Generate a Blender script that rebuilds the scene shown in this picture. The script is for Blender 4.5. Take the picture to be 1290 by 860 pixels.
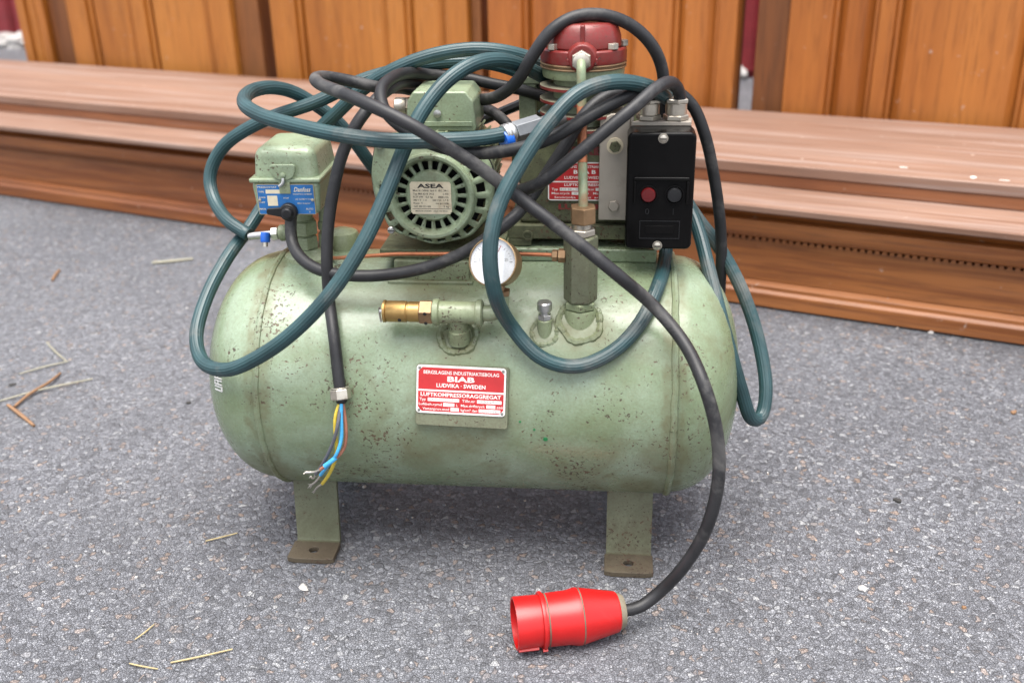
import bpy, bmesh, math, random
from mathutils import Vector, Matrix
R = math.radians
random.seed(7)
scn = bpy.context.scene
for o in list(bpy.data.objects):
    bpy.data.objects.remove(o)

# ------------------------------------------------------------------ camera
cd = bpy.data.cameras.new('camera')
cam = bpy.data.objects.new('camera', cd)
scn.collection.objects.link(cam)
cd.sensor_width = 36.0
cd.lens = 35.0
cd.clip_start = 0.02
cd.clip_end = 200.0
cam.location = (0.0, -1.074, 0.718)
_f = Vector((0, math.cos(R(24)), -math.sin(R(24))))
_u = Vector((0, math.sin(R(24)), math.cos(R(24))))
_r = Vector((1, 0, 0))
_r2 = _r * math.cos(R(1.2)) - _u * math.sin(R(1.2))
_u2 = _u * math.cos(R(1.2)) + _r * math.sin(R(1.2))
cam.rotation_euler = Matrix((_r2, _u2, -_f)).transposed().to_euler()
cd.dof.use_dof = True
cd.dof.focus_distance = 1.09
cd.dof.aperture_fstop = 4.5
scn.camera = cam

# ------------------------------------------------------------------ world, sun, exposure
SUN_EL, SUN_AZ = 80.0, 190.0         # azimuth clockwise from +Y: high soft light, slightly from the camera side
world = bpy.data.worlds.new('World')
scn.world = world
world.use_nodes = True
wn = world.node_tree
bg = wn.nodes['Background']
sky = wn.nodes.new('ShaderNodeTexSky')
sky.sky_type = 'NISHITA'
sky.sun_disc = False
sky.sun_elevation = R(SUN_EL)
sky.sun_rotation = R(SUN_AZ)
sky.air_density = 1.0
sky.dust_density = 3.0
sky.ozone_density = 1.0
hs = wn.nodes.new('ShaderNodeHueSaturation')
hs.inputs['Saturation'].default_value = 0.34
wn.links.new(sky.outputs[0], hs.inputs['Color'])
wn.links.new(hs.outputs[0], bg.inputs['Color'])
bg.inputs['Strength'].default_value = 0.10
sd = bpy.data.lights.new('sun', 'SUN')
sd.energy = 1.5
sd.angle = R(50)
sd.color = (1.0, 0.96, 0.9)
sun = bpy.data.objects.new('sun', sd)
scn.collection.objects.link(sun)
_d = Vector((math.sin(R(SUN_AZ)) * math.cos(R(SUN_EL)), math.cos(R(SUN_AZ)) * math.cos(R(SUN_EL)), math.sin(R(SUN_EL))))
sun.rotation_euler = _d.to_track_quat('Z', 'Y').to_euler()
scn.view_settings.view_transform = 'Standard'
scn.view_settings.look = 'None'
scn.view_settings.exposure = 1.9
scn.view_settings.gamma = 1.0
scn.view_settings.use_curve_mapping = False
scn.cycles.max_bounces = 5
scn.cycles.diffuse_bounces = 3
scn.cycles.glossy_bounces = 3
scn.cycles.caustics_reflective = False
scn.cycles.caustics_refractive = False

# ------------------------------------------------------------------ helpers
COL = scn.collection


class MB:
    """collects shapes that become one mesh object"""
    def __init__(self):
        self.v, self.f, self.m, self.s = [], [], [], []

    def add(self, vs, fs, mi=0, smooth=False):
        n = len(self.v)
        self.v += [tuple(p) for p in vs]
        for q in fs:
            self.f.append(tuple(i + n for i in q))
            self.m.append(mi)
            self.s.append(smooth)

    def box(self, lo, hi, mi=0, mat=None):
        x0, y0, z0 = lo
        x1, y1, z1 = hi
        vs = [Vector(p) for p in ((x0, y0, z0), (x1, y0, z0), (x1, y1, z0), (x0, y1, z0), (x0, y0, z1), (x1, y0, z1), (x1, y1, z1), (x0, y1, z1))]
        if mat:
            vs = [mat @ p for p in vs]
        self.add(vs, [(0, 3, 2, 1), (4, 5, 6, 7), (0, 1, 5, 4), (1, 2, 6, 5), (2, 3, 7, 6), (3, 0, 4, 7)], mi)
        return self

    def lathe(self, prof, org, ax, seg=24, mi=0, smooth=True, cap=True, phase=0.0, mfun=None):
        """prof: (radius, height along ax) from start to end"""
        ax = Vector(ax).normalized()
        t = Vector((0, 0, 1)) if abs(ax.z) < 0.9 else Vector((1, 0, 0))
        a = ax.cross(t).normalized()
        b = ax.cross(a)
        o = Vector(org)
        vs, fs = [], []
        for (r, h) in prof:
            for k in range(seg):
                w = 2 * math.pi * (k + phase) / seg
                vs.append(o + ax * h + (a * math.cos(w) + b * math.sin(w)) * r)
        base = len(self.v)
        for i in range(len(prof) - 1):
            fs = [(i * seg + k, i * seg + (k + 1) % seg, (i + 1) * seg + (k + 1) % seg, (i + 1) * seg + k) for k in range(seg)]
            if i == 0:
                self.add(vs, fs, mfun(i) if mfun else mi, smooth)
            else:
                for q in fs:
                    self.f.append(tuple(j + base for j in q))
                    self.m.append(mfun(i) if mfun else mi)
                    self.s.append(smooth)
        if cap:
            self.f.append(tuple(base + k for k in reversed(range(seg))))
            self.m.append(mfun(0) if mfun else mi)
            self.s.append(False)
            L = len(prof) - 1
            self.f.append(tuple(base + L * seg + k for k in range(seg)))
            self.m.append(mfun(L - 1) if mfun else mi)
            self.s.append(False)
        return self

    def hexa(self, r, org, ax, h, mi=0, phase=0.0):
        c = r * 0.1
        return self.lathe([(r - c, 0), (r, c * .7), (r, h - c * .7), (r - c, h)], org, ax, 6, mi, False, True, phase)

    def prism(self, pts, mat, d, mi=0, smooth=False):
        """polygon pts (x,y) ccw extruded by d along local z, placed by mat"""
        n = len(pts)
        vs = [mat @ Vector((x, y, 0)) for x, y in pts] + [mat @ Vector((x, y, d)) for x, y in pts]
        fs = [tuple(reversed(range(n))), tuple(range(n, 2 * n))]
        fs += [(k, (k + 1) % n, n + (k + 1) % n, n + k) for k in range(n)]
        self.add(vs, fs, mi, smooth)
        return self

    def tube(self, pts, rad, seg=14, mi=0, step=0.005, rib=0.0, ribn=0, cap=True, rfun=None):
        P = resample(pts, step)
        n = len(P)
        T = [(P[min(i + 1, n - 1)] - P[max(i - 1, 0)]).normalized() for i in range(n)]
        up = Vector((0, 0, 1)) if abs(T[0].z) < 0.9 else Vector((0, 1, 0))
        a = (up - T[0] * up.dot(T[0])).normalized()
        vs, fs = [], []
        for i in range(n):
            a = (a - T[i] * a.dot(T[i])).normalized()
            b = T[i].cross(a)
            for k in range(seg):
                w = 2 * math.pi * k / seg
                rr = rad * (1 - (rib if ribn and k % (seg // ribn) == 0 else 0))
                if rfun:
                    rr *= rfun(i / (n - 1))
                vs.append(P[i] + (a * math.cos(w) + b * math.sin(w)) * rr)
        for i in range(n - 1):
            for k in range(seg):
                fs.append((i * seg + k, i * seg + (k + 1) % seg, (i + 1) * seg + (k + 1) % seg, (i + 1) * seg + k))
        self.add(vs, fs, mi, True)
        if cap:
            self.add(vs[:seg], [tuple(reversed(range(seg)))], mi)
            self.add(vs[-seg:], [tuple(range(seg))], mi)
        return self

    def build(self, name, mats, parent=None, bevel=0.0, seg=2, angle=35):
        me = bpy.data.meshes.new(name)
        me.from_pydata(self.v, [], self.f)
        mats = mats if isinstance(mats, (list, tuple)) else [mats]
        for m in mats:
            me.materials.append(m)
        me.polygons.foreach_set('material_index', self.m)
        if bevel:
            me.polygons.foreach_set('use_smooth', [True] * len(self.f))
        else:
            me.polygons.foreach_set('use_smooth', self.s)
        me.update()
        me.set_sharp_from_angle(angle=R(angle))
        o = bpy.data.objects.new(name, me)
        COL.objects.link(o)
        if parent:
            o.parent = parent
        if bevel:
            b = o.modifiers.new('bevel', 'BEVEL')
            b.width = bevel
            b.segments = seg
            b.limit_method = 'ANGLE'
            b.angle_limit = R(30)
            b.harden_normals = True
        return o


def resample(pts, step):
    P = [Vector(p) for p in pts]
    if len(P) == 2:
        out = [P[0], (P[0] + P[1]) / 2, P[1]]
        return out
    P = [P[0] * 2 - P[1]] + P + [P[-1] * 2 - P[-2]]
    out = []
    for i in range(1, len(P) - 2):
        p0, p1, p2, p3 = P[i - 1], P[i], P[i + 1], P[i + 2]
        t0 = 0.0
        t1 = t0 + max((p1 - p0).length, 1e-5) ** .5
        t2 = t1 + max((p2 - p1).length, 1e-5) ** .5
        t3 = t2 + max((p3 - p2).length, 1e-5) ** .5
        n = max(2, int((p2 - p1).length / step))
        for k in range(n):
            t = t1 + (t2 - t1) * k / n
            A1 = p0 * ((t1 - t) / (t1 - t0)) + p1 * ((t - t0) / (t1 - t0))
            A2 = p1 * ((t2 - t) / (t2 - t1)) + p2 * ((t - t1) / (t2 - t1))
            A3 = p2 * ((t3 - t) / (t3 - t2)) + p3 * ((t - t2) / (t3 - t2))
            B1 = A1 * ((t2 - t) / (t2 - t0)) + A2 * ((t - t0) / (t2 - t0))
            B2 = A2 * ((t3 - t) / (t3 - t1)) + A3 * ((t - t1) / (t3 - t1))
            out.append(B1 * ((t2 - t) / (t2 - t1)) + B2 * ((t - t1) / (t2 - t1)))
    out.append(P[-2])
    for _ in range(2):                                   # relax small kinks
        out = [out[0]] + [(out[i - 1] + out[i] * 2 + out[i + 1]) / 4 for i in range(1, len(out) - 1)] + [out[-1]]
    return out


def empty(name, loc=(0, 0, 0), rz=0.0):
    o = bpy.data.objects.new(name, None)
    o.empty_display_size = 0.05
    COL.objects.link(o)
    o.location = loc
    o.rotation_euler = (0, 0, rz)
    return o


def tag(o, label, cat, group=None):
    o['label'] = label
    o['category'] = cat
    if group:
        o['group'] = group
    return o


def structure(o):
    o['kind'] = 'structure'
    return o


def stuff(o):
    o['kind'] = 'stuff'
    return o


def rrect(w, h, r, n=5):
    pts = []
    for cx, cy, a0 in ((w / 2 - r, h / 2 - r, 0), (-w / 2 + r, h / 2 - r, 90), (-w / 2 + r, -h / 2 + r, 180), (w / 2 - r, -h / 2 + r, 270)):
        for k in range(n + 1):
            a = R(a0 + 90 * k / n)
            pts.append((cx + r * math.cos(a), cy + r * math.sin(a)))
    return pts


def frame(org, xdir, up):
    """matrix with local x along xdir, local y along up, local z out of the face"""
    x = Vector(xdir).normalized()
    y = Vector(up)
    y = (y - x * y.dot(x)).normalized()
    z = x.cross(y)
    m = Matrix((x, y, z)).transposed().to_4x4()
    m.translation = Vector(org)
    return m


def lettering(lines, mat, parent, material, name='lettering', depth=0.00015):
    """lines: (text, x, y, size, width or None, bold, align, shear) in metres on the face of mat; one mesh of printed letters"""
    mb = MB()
    for (txt, x, y, size, width, bold, align, shear) in lines:
        cu = bpy.data.curves.new('t', 'FONT')
        cu.body = txt
        cu.size = 1.0
        cu.offset = bold
        cu.shear = shear
        cu.resolution_u = 2
        cu.align_x = 'LEFT'
        to = bpy.data.objects.new('t', cu)
        COL.objects.link(to)
        dg = bpy.context.evaluated_depsgraph_get()
        me = bpy.data.meshes.new_from_object(to.evaluated_get(dg))
        xs = [v.co.x for v in me.vertices]
        x0, x1 = min(xs), max(xs)
        sx = size * 1.37
        if width:
            sx = width / (x1 - x0)
        off = {'L': x0, 'C': (x0 + x1) / 2, 'R': x1}[align]
        vs = [mat @ Vector((x + (v.co.x - off) * sx, y + v.co.y * size * 1.37, depth)) for v in me.vertices]
        mb.add(vs, [tuple(p.vertices) for p in me.polygons])
        bpy.data.objects.remove(to)
        bpy.data.curves.remove(cu)
        bpy.data.meshes.remove(me)
    return stuff(mb.build(name, material, parent))


# ------------------------------------------------------------------ materials
def newmat(name):
    m = bpy.data.materials.new(name)
    m.use_nodes = True
    nt = m.node_tree
    return m, nt, nt.nodes['Principled BSDF']


def N(nt, t, **kw):
    n = nt.nodes.new(t)
    for k, v in kw.items():
        if hasattr(n, k):
            setattr(n, k, v)
        else:
            n.inputs[k].default_value = v
    return n


def coord(nt, scale=(1, 1, 1), kind='Object', rot=(0, 0, 0)):
    tc = nt.nodes.new('ShaderNodeTexCoord')
    mp = nt.nodes.new('ShaderNodeMapping')
    mp.inputs['Scale'].default_value = scale
    mp.inputs['Rotation'].default_value = rot
    nt.links.new(tc.outputs[kind], mp.inputs['Vector'])
    return mp.outputs[0]


def noise(nt, vec, scale, detail=4, rough=0.55, dist=0.0):
    n = nt.nodes.new('ShaderNodeTexNoise')
    n.inputs['Scale'].default_value = scale
    n.inputs['Detail'].default_value = detail
    n.inputs['Roughness'].default_value = rough
    n.inputs['Distortion'].default_value = dist
    nt.links.new(vec, n.inputs['Vector'])
    return n.outputs['Fac']


def ramp(nt, fac, stops):
    r = nt.nodes.new('ShaderNodeValToRGB')
    el = r.color_ramp.elements
    while len(el) < len(stops):
        el.new(0.5)
    for e, (p, c) in zip(el, stops):
        e.position = p
        e.color = (c, c, c, 1) if isinstance(c, (int, float)) else (*c, 1)
    nt.links.new(fac, r.inputs[0])
    return r.outputs[0]


def mix(nt, fac, a, b, mode='MIX'):
    m = nt.nodes.new('ShaderNodeMix')
    m.data_type = 'RGBA'
    m.blend_type = mode
    for s, v in ((m.inputs[0], fac), (m.inputs[6], a), (m.inputs[7], b)):
        if isinstance(v, (int, float)):
            s.default_value = v
        elif isinstance(v, tuple):
            s.default_value = (*v, 1)
        else:
            nt.links.new(v, s)
    return m.outputs[2]


def math_(nt, op, a, b=None):
    m = nt.nodes.new('ShaderNodeMath')
    m.operation = op
    for s, v in ((m.inputs[0], a), (m.inputs[1], b)):
        if v is None:
            continue
        if isinstance(v, (int, float)):
            s.default_value = v
        else:
            nt.links.new(v, s)
    return m.outputs[0]


def bump(nt, h, strength, dist, bsdf):
    b = nt.nodes.new('ShaderNodeBump')
    b.inputs['Strength'].default_value = strength
    b.inputs['Distance'].default_value = dist
    nt.links.new(h, b.inputs['Height'])
    nt.links.new(b.outputs[0], bsdf.inputs['Normal'])
    return b


def paint(name, base, pale, grime, chip=(0.05, 0.032, 0.022), amount=0.5, chips=0.5, rough=0.38, streak=1.0, stains=(), seams=()):
    """old enamel: mottled colour, oily grime, small chips down to rust and primer"""
    m, nt, b = newmat(name)
    v = coord(nt)
    n1 = noise(nt, v, 9, 3, .62, .4)
    n2 = noise(nt, v, 38, 3, .72)
    c = mix(nt, ramp(nt, n1, [(.35, 0), (.68, 1)]), base, pale)
    c = mix(nt, ramp(nt, n2, [(.30, .30), (.5, 0)]), c, tuple(x * .7 for x in base))
    # grime in broad oily patches
    g1 = noise(nt, v, 12, 4, .75, .8)
    gm = ramp(nt, g1, [(.60 - .16 * amount, 0), (.78 - .08 * amount, 1)])
    gm = math_(nt, 'MULTIPLY', gm, ramp(nt, n2, [(.3, .2), (.62, 1)]))
    for (px, py, pz, r0) in stains:
        vm = nt.nodes.new('ShaderNodeVectorMath')
        vm.operation = 'DISTANCE'
        nt.links.new(v, vm.inputs[0])
        vm.inputs[1].default_value = (px, py, pz)
        d = math_(nt, 'ADD', vm.outputs['Value'], math_(nt, 'MULTIPLY', math_(nt, 'SUBTRACT', g1, .5), r0 * 1.6))
        gm = math_(nt, 'MAXIMUM', gm, math_(nt, 'MULTIPLY', ramp(nt, math_(nt, 'DIVIDE', d, r0 * 1.5), [(.45, .85), (.9, 0)]), ramp(nt, n2, [(.28, .35), (.6, 1)])))
    if seams:
        sx = nt.nodes.new('ShaderNodeSeparateXYZ')
        nt.links.new(v, sx.inputs[0])
        for x0 in seams:
            d = math_(nt, 'ABSOLUTE', math_(nt, 'SUBTRACT', sx.outputs[0], x0))
            d = math_(nt, 'ADD', d, math_(nt, 'MULTIPLY', math_(nt, 'SUBTRACT', g1, .5), .03))
            gm = math_(nt, 'MAXIMUM', gm, math_(nt, 'MULTIPLY', ramp(nt, math_(nt, 'DIVIDE', d, .012), [(.3, .8), (.8, 0)]), ramp(nt, n2, [(.35, .1), (.6, 1)])))
    c = mix(nt, math_(nt, 'MULTIPLY', gm, .8), c, grime)
    # chips: small dark pits in clusters, down to metal and rust
    k = noise(nt, v, 270, 2, .6, .3)
    k2 = noise(nt, v, 14, 2, .6)
    cm = ramp(nt, math_(nt, 'ADD', k, math_(nt, 'MULTIPLY', k2, .5)), [(.97 - .10 * chips, 0), (.98 - .10 * chips, 1)])
    rust = mix(nt, ramp(nt, noise(nt, v, 45, 2), [(.42, 0), (.6, 1)]), chip, (.095, .05, .03))
    c = mix(nt, math_(nt, 'MULTIPLY', cm, .9), c, rust)
    # scrapes that run crosswise
    v2 = coord(nt, (30, 110, 75), rot=(0, .6, .2))
    s = noise(nt, v2, 2.6, 2, .6)
    sm = ramp(nt, s, [(.72 - .06 * chips, 0), (.735 - .06 * chips, 1)])
    sm = math_(nt, 'MULTIPLY', sm, ramp(nt, k2, [(.50, 0), (.58, 1)]))
    c = mix(nt, math_(nt, 'MULTIPLY', sm, .85 * streak), c, rust)
    fine = noise(nt, v, 420, 2, .5)
    c = mix(nt, ramp(nt, fine, [(.35, .0), (.72, .30)]), c, grime)
    nt.links.new(c, b.inputs['Base Color'])
    rr = math_(nt, 'ADD', math_(nt, 'MULTIPLY', gm, .3), math_(nt, 'ADD', math_(nt, 'MULTIPLY', n2, .2), rough - .1))
    rr = math_(nt, 'ADD', rr, math_(nt, 'MULTIPLY', cm, .25))
    nt.links.new(rr, b.inputs['Roughness'])
    h = math_(nt, 'SUBTRACT', math_(nt, 'MULTIPLY', n2, .6), math_(nt, 'MULTIPLY', math_(nt, 'MAXIMUM', cm, sm), .4))
    bump(nt, h, .45, .0016, b)
    return m


def plain(name, col, rough=0.5, metal=0.0, var=0.25, scale=60, bumps=0.0, dirt=None, dirt_amt=.5, spec=None):
    m, nt, b = newmat(name)
    v = coord(nt)
    n = noise(nt, v, scale, 5, .6)
    dk = tuple(x * (1 - var) for x in col)
    lt = tuple(min(1, x * (1 + var)) for x in col)
    c = mix(nt, ramp(nt, n, [(.3, 0), (.7, 1)]), dk, lt)
    if dirt:
        d = ramp(nt, noise(nt, v, scale * .35, 6, .7, .5), [(.62 - .2 * dirt_amt, 0), (.74 - .1 * dirt_amt, 1)])
        c = mix(nt, math_(nt, 'MULTIPLY', d, .8), c, dirt)
        nt.links.new(math_(nt, 'ADD', math_(nt, 'MULTIPLY', d, .3), rough), b.inputs['Roughness'])
    else:
        b.inputs['Roughness'].default_value = rough
    nt.links.new(c, b.inputs['Base Color'])
    b.inputs['Metallic'].default_value = metal
    if spec is not None:
        b.inputs['Specular IOR Level'].default_value = spec
    if bumps:
        bump(nt, n, .4, bumps, b)
    return m


def wood(name, dark, mid, light, along='X', dust=0.0, dustcol=(.42, .34, .29), rough=.5, scale=1.0, wear=0.0):
    m, nt, b = newmat(name)
    st = {'X': (1.6, 26, 26), 'Z': (26, 26, 1.6)}[along]
    v = coord(nt, tuple(x * scale for x in st))
    v1 = coord(nt)
    n1 = noise(nt, v, 1.3, 6, .6, .6)
    n2 = noise(nt, v, 5.5, 4, .6, .2)
    broad = noise(nt, coord(nt, (.5, 3, 3) if along == 'X' else (3, 3, .5)), 1.4, 4, .55, .5)
    c = mix(nt, ramp(nt, n1, [(.3, 0), (.7, 1)]), dark, mid)
    c = mix(nt, ramp(nt, broad, [(.4, 0), (.72, .85)]), c, light)
    c = mix(nt, ramp(nt, n2, [(.34, .38), (.5, 0)]), c, tuple(x * .5 for x in dark))
    if dust:
        d = noise(nt, coord(nt, (1, 4, 4)), 2.6, 6, .62, .3)
        c = mix(nt, math_(nt, 'MULTIPLY', ramp(nt, d, [(.22, .35), (.7, 1)]), dust), c, dustcol)
    if dust:
        k1 = noise(nt, coord(nt, (.9, 34, 34)), 1.7, 4, .65, .35)
        c = mix(nt, ramp(nt, k1, [(.34, .75), (.50, 0)]), c, tuple(x * 1.0 for x in dark))
        k2 = noise(nt, coord(nt, (.6, 15, 15)), 2.3, 4, .6, .3)
        c = mix(nt, ramp(nt, k2, [(.52, 0), (.66, .6 * min(1, dust * 2))]), c, (.31, .24, .21))
    sp = noise(nt, v1, 55, 3, .6)
    c = mix(nt, ramp(nt, sp, [(.70, 0), (.74, .45 + wear)]), c, (.5, .42, .36))
    nt.links.new(c, b.inputs['Base Color'])
    b.inputs['Roughness'].default_value = rough
    bump(nt, math_(nt, 'ADD', n2, math_(nt, 'MULTIPLY', n1, .6)), .25, .0012, b)
    return m


def asphalt():
    m, nt, b = newmat('asphalt')
    v = coord(nt)
    # two sizes of stone
    def stones(scale, seed):
        mp = nt.nodes.new('ShaderNodeMapping')
        mp.inputs['Location'].default_value = (seed, seed * 1.7, 0)
        nt.links.new(v, mp.inputs['Vector'])
        ns = nt.nodes.new('ShaderNodeTexNoise')
        ns.noise_dimensions = '2D'
        ns.inputs['Scale'].default_value = scale * .9
        ns.inputs['Detail'].default_value = 0.0
        nt.links.new(mp.outputs[0], ns.inputs['Vector'])
        vm = nt.nodes.new('ShaderNodeVectorMath')
        vm.operation = 'MULTIPLY_ADD'
        nt.links.new(ns.outputs['Color'], vm.inputs[0])
        vm.inputs[1].default_value = (.7 / scale,) * 3
        nt.links.new(mp.outputs[0], vm.inputs[2])
        a = N(nt, 'ShaderNodeTexVoronoi', feature='F1')
        a.inputs['Scale'].default_value = scale
        e = N(nt, 'ShaderNodeTexVoronoi', feature='DISTANCE_TO_EDGE')
        e.inputs['Scale'].default_value = scale
        for q in (a, e):
            q.voronoi_dimensions = '2D'
            nt.links.new(vm.outputs[0], q.inputs['Vector'])
        sep = nt.nodes.new('ShaderNodeSeparateColor')
        nt.links.new(a.outputs['Color'], sep.inputs[0])
        return sep.outputs, e.outputs['Distance'], a.outputs['Distance']
    (r1, g1, b1), e1, d1 = stones(142, 0.0)
    (r2, g2, b2), e2, d2 = stones(340, 3.1)
    grey1 = ramp(nt, r1, [(0, (.06, .06, .066)), (.4, (.138, .141, .158)), (.72, (.212, .217, .240)), (.94, (.31, .315, .335)), (1, (.47, .47, .47))])
    tint = ramp(nt, g1, [(.86, 0), (.93, 1)])
    grey1 = mix(nt, math_(nt, 'MULTIPLY', tint, .55), grey1, (.42, .28, .19))
    grey2 = ramp(nt, r2, [(0, (.06, .06, .066)), (.5, (.146, .150, .168)), (.85, (.235, .24, .265)), (1, (.38, .385, .40))])
    up1 = ramp(nt, e1, [(.02, 0), (.16, 1)])
    up2 = ramp(nt, e2, [(.02, 0), (.2, 1)])
    lvl = ramp(nt, b1, [(.25, 0), (.5, 1)])          # which large stones stand out of the binder
    binder = (.075, .077, .090)
    c2 = mix(nt, ramp(nt, e2, [(0, .1), (.14, 1)]), binder, grey2)
    c1 = mix(nt, ramp(nt, e1, [(0, .1), (.11, 1)]), binder, grey1)
    c = mix(nt, math_(nt, 'MULTIPLY', lvl, up1), c2, c1)
    big = noise(nt, v, 3.2, 3, .6)
    c = mix(nt, ramp(nt, big, [(.30, .42), (.60, 0)]), c, (.085, .086, .096))
    dusty = noise(nt, v, 1.1, 2, .5)
    c = mix(nt, ramp(nt, dusty, [(.3, .06), (.72, .32)]), c, (.265, .270, .290))
    nt.links.new(c, b.inputs['Base Color'])
    b.inputs['Roughness'].default_value = .72
    h = math_(nt, 'ADD', math_(nt, 'MULTIPLY', math_(nt, 'MULTIPLY', up1, lvl), math_(nt, 'ADD', .4, g1)), math_(nt, 'MULTIPLY', up2, .45))
    bump(nt, h, .9, .0038, b)
    return m


MT = {}
MT['asphalt'] = asphalt()
MT['tank'] = paint('tank_green_paint', (.178, .232, .132), (.265, .335, .240), (.115, .100, .042), amount=.60, chips=.47, rough=.27,
                   stains=((.1235, -.098, .303, .030), (.0868, -.104, .300, .020), (-.005, -.111, .292, .026), (.0, -.130, .220, .052), (-.05, -.12, .17, .03), (-.23, -.10, .12, .035), (.2, -.10, .115, .03), (-.045, -.05, .338, .05), (.22, -.13, .17, .03)),
                   seams=(-.2300, -.2175, .2175, .2300))
MT['green'] = paint('green_enamel', (.22, .26, .145), (.30, .345, .225), (.095, .08, .036), amount=.62, chips=.5, rough=.36)
MT['box_green'] = paint('switch_green_enamel', (.225, .29, .18), (.31, .38, .26), (.14, .115, .055), amount=.45, chips=.2, rough=.3)
MT['dirty_green'] = paint('grimy_green_paint', (.12, .135, .062), (.17, .185, .095), (.022, .018, .012), amount=.95, chips=.6, rough=.5, stains=((.062, 0, .445, .03), (.10, 0, .475, .028), (.10, 0, .388, .05), (.17, 0, .40, .03), (.135, -.02, .52, .04)))
MT['foot'] = paint('worn_green_paint', (.115, .125, .075), (.155, .165, .105), (.065, .045, .025), amount=.9, chips=.7, rough=.5)
MT['foot_rust'] = paint('rusty_foot_plate', (.078, .060, .038), (.115, .095, .062), (.04, .026, .016), amount=.9, chips=.8, rough=.65)
MT['red_paint'] = paint('red_enamel', (.165, .012, .011), (.20, .020, .017), (.12, .062, .045), amount=.6, chips=.3, rough=.36)
MT['fin_dust'] = plain('dusty_fin', (.19, .175, .12), .75, 0, .35, 60)
MT['dust'] = plain('dusty_casting', (.33, .26, .2), .8, 0, .3, 70)
MT['hose'] = plain('teal_rubber_hose', (.021, .055, .060), .38, 0, .25, 30, 0, (.13, .13, .12), .42)
MT['cable'] = plain('black_rubber_cable', (.020, .0195, .021), .47, 0, .35, 40, .0006, (.105, .10, .095), .46, .4)
MT['cable_dark'] = plain('dark_rubber_cable', (.015, .015, .016), .48, 0, .3, 40, .0006, (.075, .07, .065), .36, .35)
MT['bakelite'] = plain('black_bakelite', (.0045, .0042, .0042), .22, 0, .3, 25, 0, (.016, .015, .013), .3, spec=.12)
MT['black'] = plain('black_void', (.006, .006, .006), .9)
MT['black_plastic'] = plain('worn_black_plastic', (.012, .012, .013), .38, 0, .3, 90, spec=.35)
MT['steel'] = plain('zinc_plated_steel', (.55, .54, .52), .32, .9, .15, 80, 0, (.2, .17, .13), .2)
MT['dull_steel'] = plain('galvanised_plate', (.40, .355, .30), .5, .3, .1, 35, 0, (.30, .26, .21), .2)
MT['nickel'] = plain('nickel_gland', (.55, .50, .42), .3, .85, .15, 70, 0, (.25, .19, .12), .35)
MT['brass'] = plain('aged_brass', (.40, .25, .09), .36, .8, .2, 70, 0, (.20, .12, .05), .3)
MT['bronze'] = plain('bronze_nut', (.26, .16, .085), .42, .6, .2, 80, 0, (.12, .08, .05), .3)
MT['copper'] = plain('copper_pipe', (.42, .15, .07), .4, .55, .25, 60, 0, (.16, .07, .04), .5)
MT['pipe_green'] = plain('flaking_green_pipe', (.215, .265, .16), .4, .05, .15, 50, 0, (.24, .085, .035), .6)
MT['white'] = plain('gauge_face_white', (.78, .79, .80), .35, 0, .05, 30)
MT['gauge_rim'] = plain('gauge_case_brass', (.30, .20, .10), .4, .6, .2, 60, 0, (.16, .11, .06), .35)
MT['glass'] = None
MT['plate_white'] = plain('plate_white_enamel', (.72, .70, .66), .35, 0, .08, 150, 0, (.35, .30, .25), .1)
MT['plate_red'] = plain('plate_red_enamel', (.43, .018, .02), .32, 0, .12, 60, 0, (.35, .05, .045), .2)
MT['plate_blue'] = plain('plate_blue_enamel', (.02, .13, .36), .32, 0, .15, 80, 0, (.10, .18, .28), .25)
MT['plate_brass'] = plain('plate_bare_brass', (.40, .33, .18), .4, .3, .15, 120)
MT['plate_cream'] = plain('plate_cream', (.66, .58, .42), .4, .05, .1, 120, 0, (.42, .32, .2), .25)
MT['ink'] = plain('black_ink', (.012, .012, .012), .5)
MT['ink_grey'] = plain('stamped_grey', (.18, .17, .16), .5)
MT['print_white'] = plain('white_print', (.75, .72, .68), .4, 0, .06, 150)
MT['red_button'] = plain('red_button', (.10, .007, .008), .22, 0, .2, 60)
MT['plug_red'] = plain('red_plug_plastic', (.45, .008, .008), .36, 0, .10, 30, .0004, (.36, .03, .03), .3)
MT['plug_grey'] = plain('grey_grommet', (.20, .17, .12), .6)
MT['grime'] = plain('dried_grime', (.13, .10, .07), .8)
MT['blue'] = plain('blue_tap', (.015, .12, .55), .3)
MT['wire_yellow'] = plain('yellow_wire', (.62, .46, .05), .4)
MT['wire_blue'] = plain('blue_wire', (.06, .36, .66), .4)
MT['wire_brown'] = plain('brown_wire', (.34, .14, .09), .45)
MT['wire_grey'] = plain('grey_wire', (.10, .10, .115), .45)
MT['strand'] = plain('bare_strands', (.52, .48, .44), .35, .8, .2, 200)
MT['bench_front'] = wood('bench_front_wood', (.135, .034, .006), (.26, .078, .015), (.35, .122, .028), 'X', .03, rough=.42)
MT['bench_top'] = wood('bench_top_wood', (.135, .058, .030), (.225, .108, .062), (.30, .16, .10), 'X', .55, (.24, .168, .133), rough=.6, wear=.2)
MT['bench_riser'] = wood('bench_riser_wood', (.14, .040, .012), (.25, .080, .024), (.33, .12, .042), 'X', .2, (.25, .15, .095), rough=.5)
MT['door_a'] = wood('oak_panel', (.27, .085, .012), (.40, .142, .023), (.47, .185, .036), 'Z', 0, rough=.42)
MT['door_b'] = wood('oak_panel_warm', (.25, .072, .012), (.38, .122, .022), (.455, .165, .034), 'Z', 0, rough=.4)
MT['door_dark'] = wood('dark_oak_side', (.10, .032, .008), (.19, .062, .014), (.25, .095, .024), 'Z', 0, rough=.5)
MT['red_wall'] = plain('dark_red_boards', (.20, .018, .022), .55, 0, .2, 12)
MT['pale_stone'] = plain('pale_rubble', (.42, .40, .38), .85, 0, .2, 30, .004)
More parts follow.
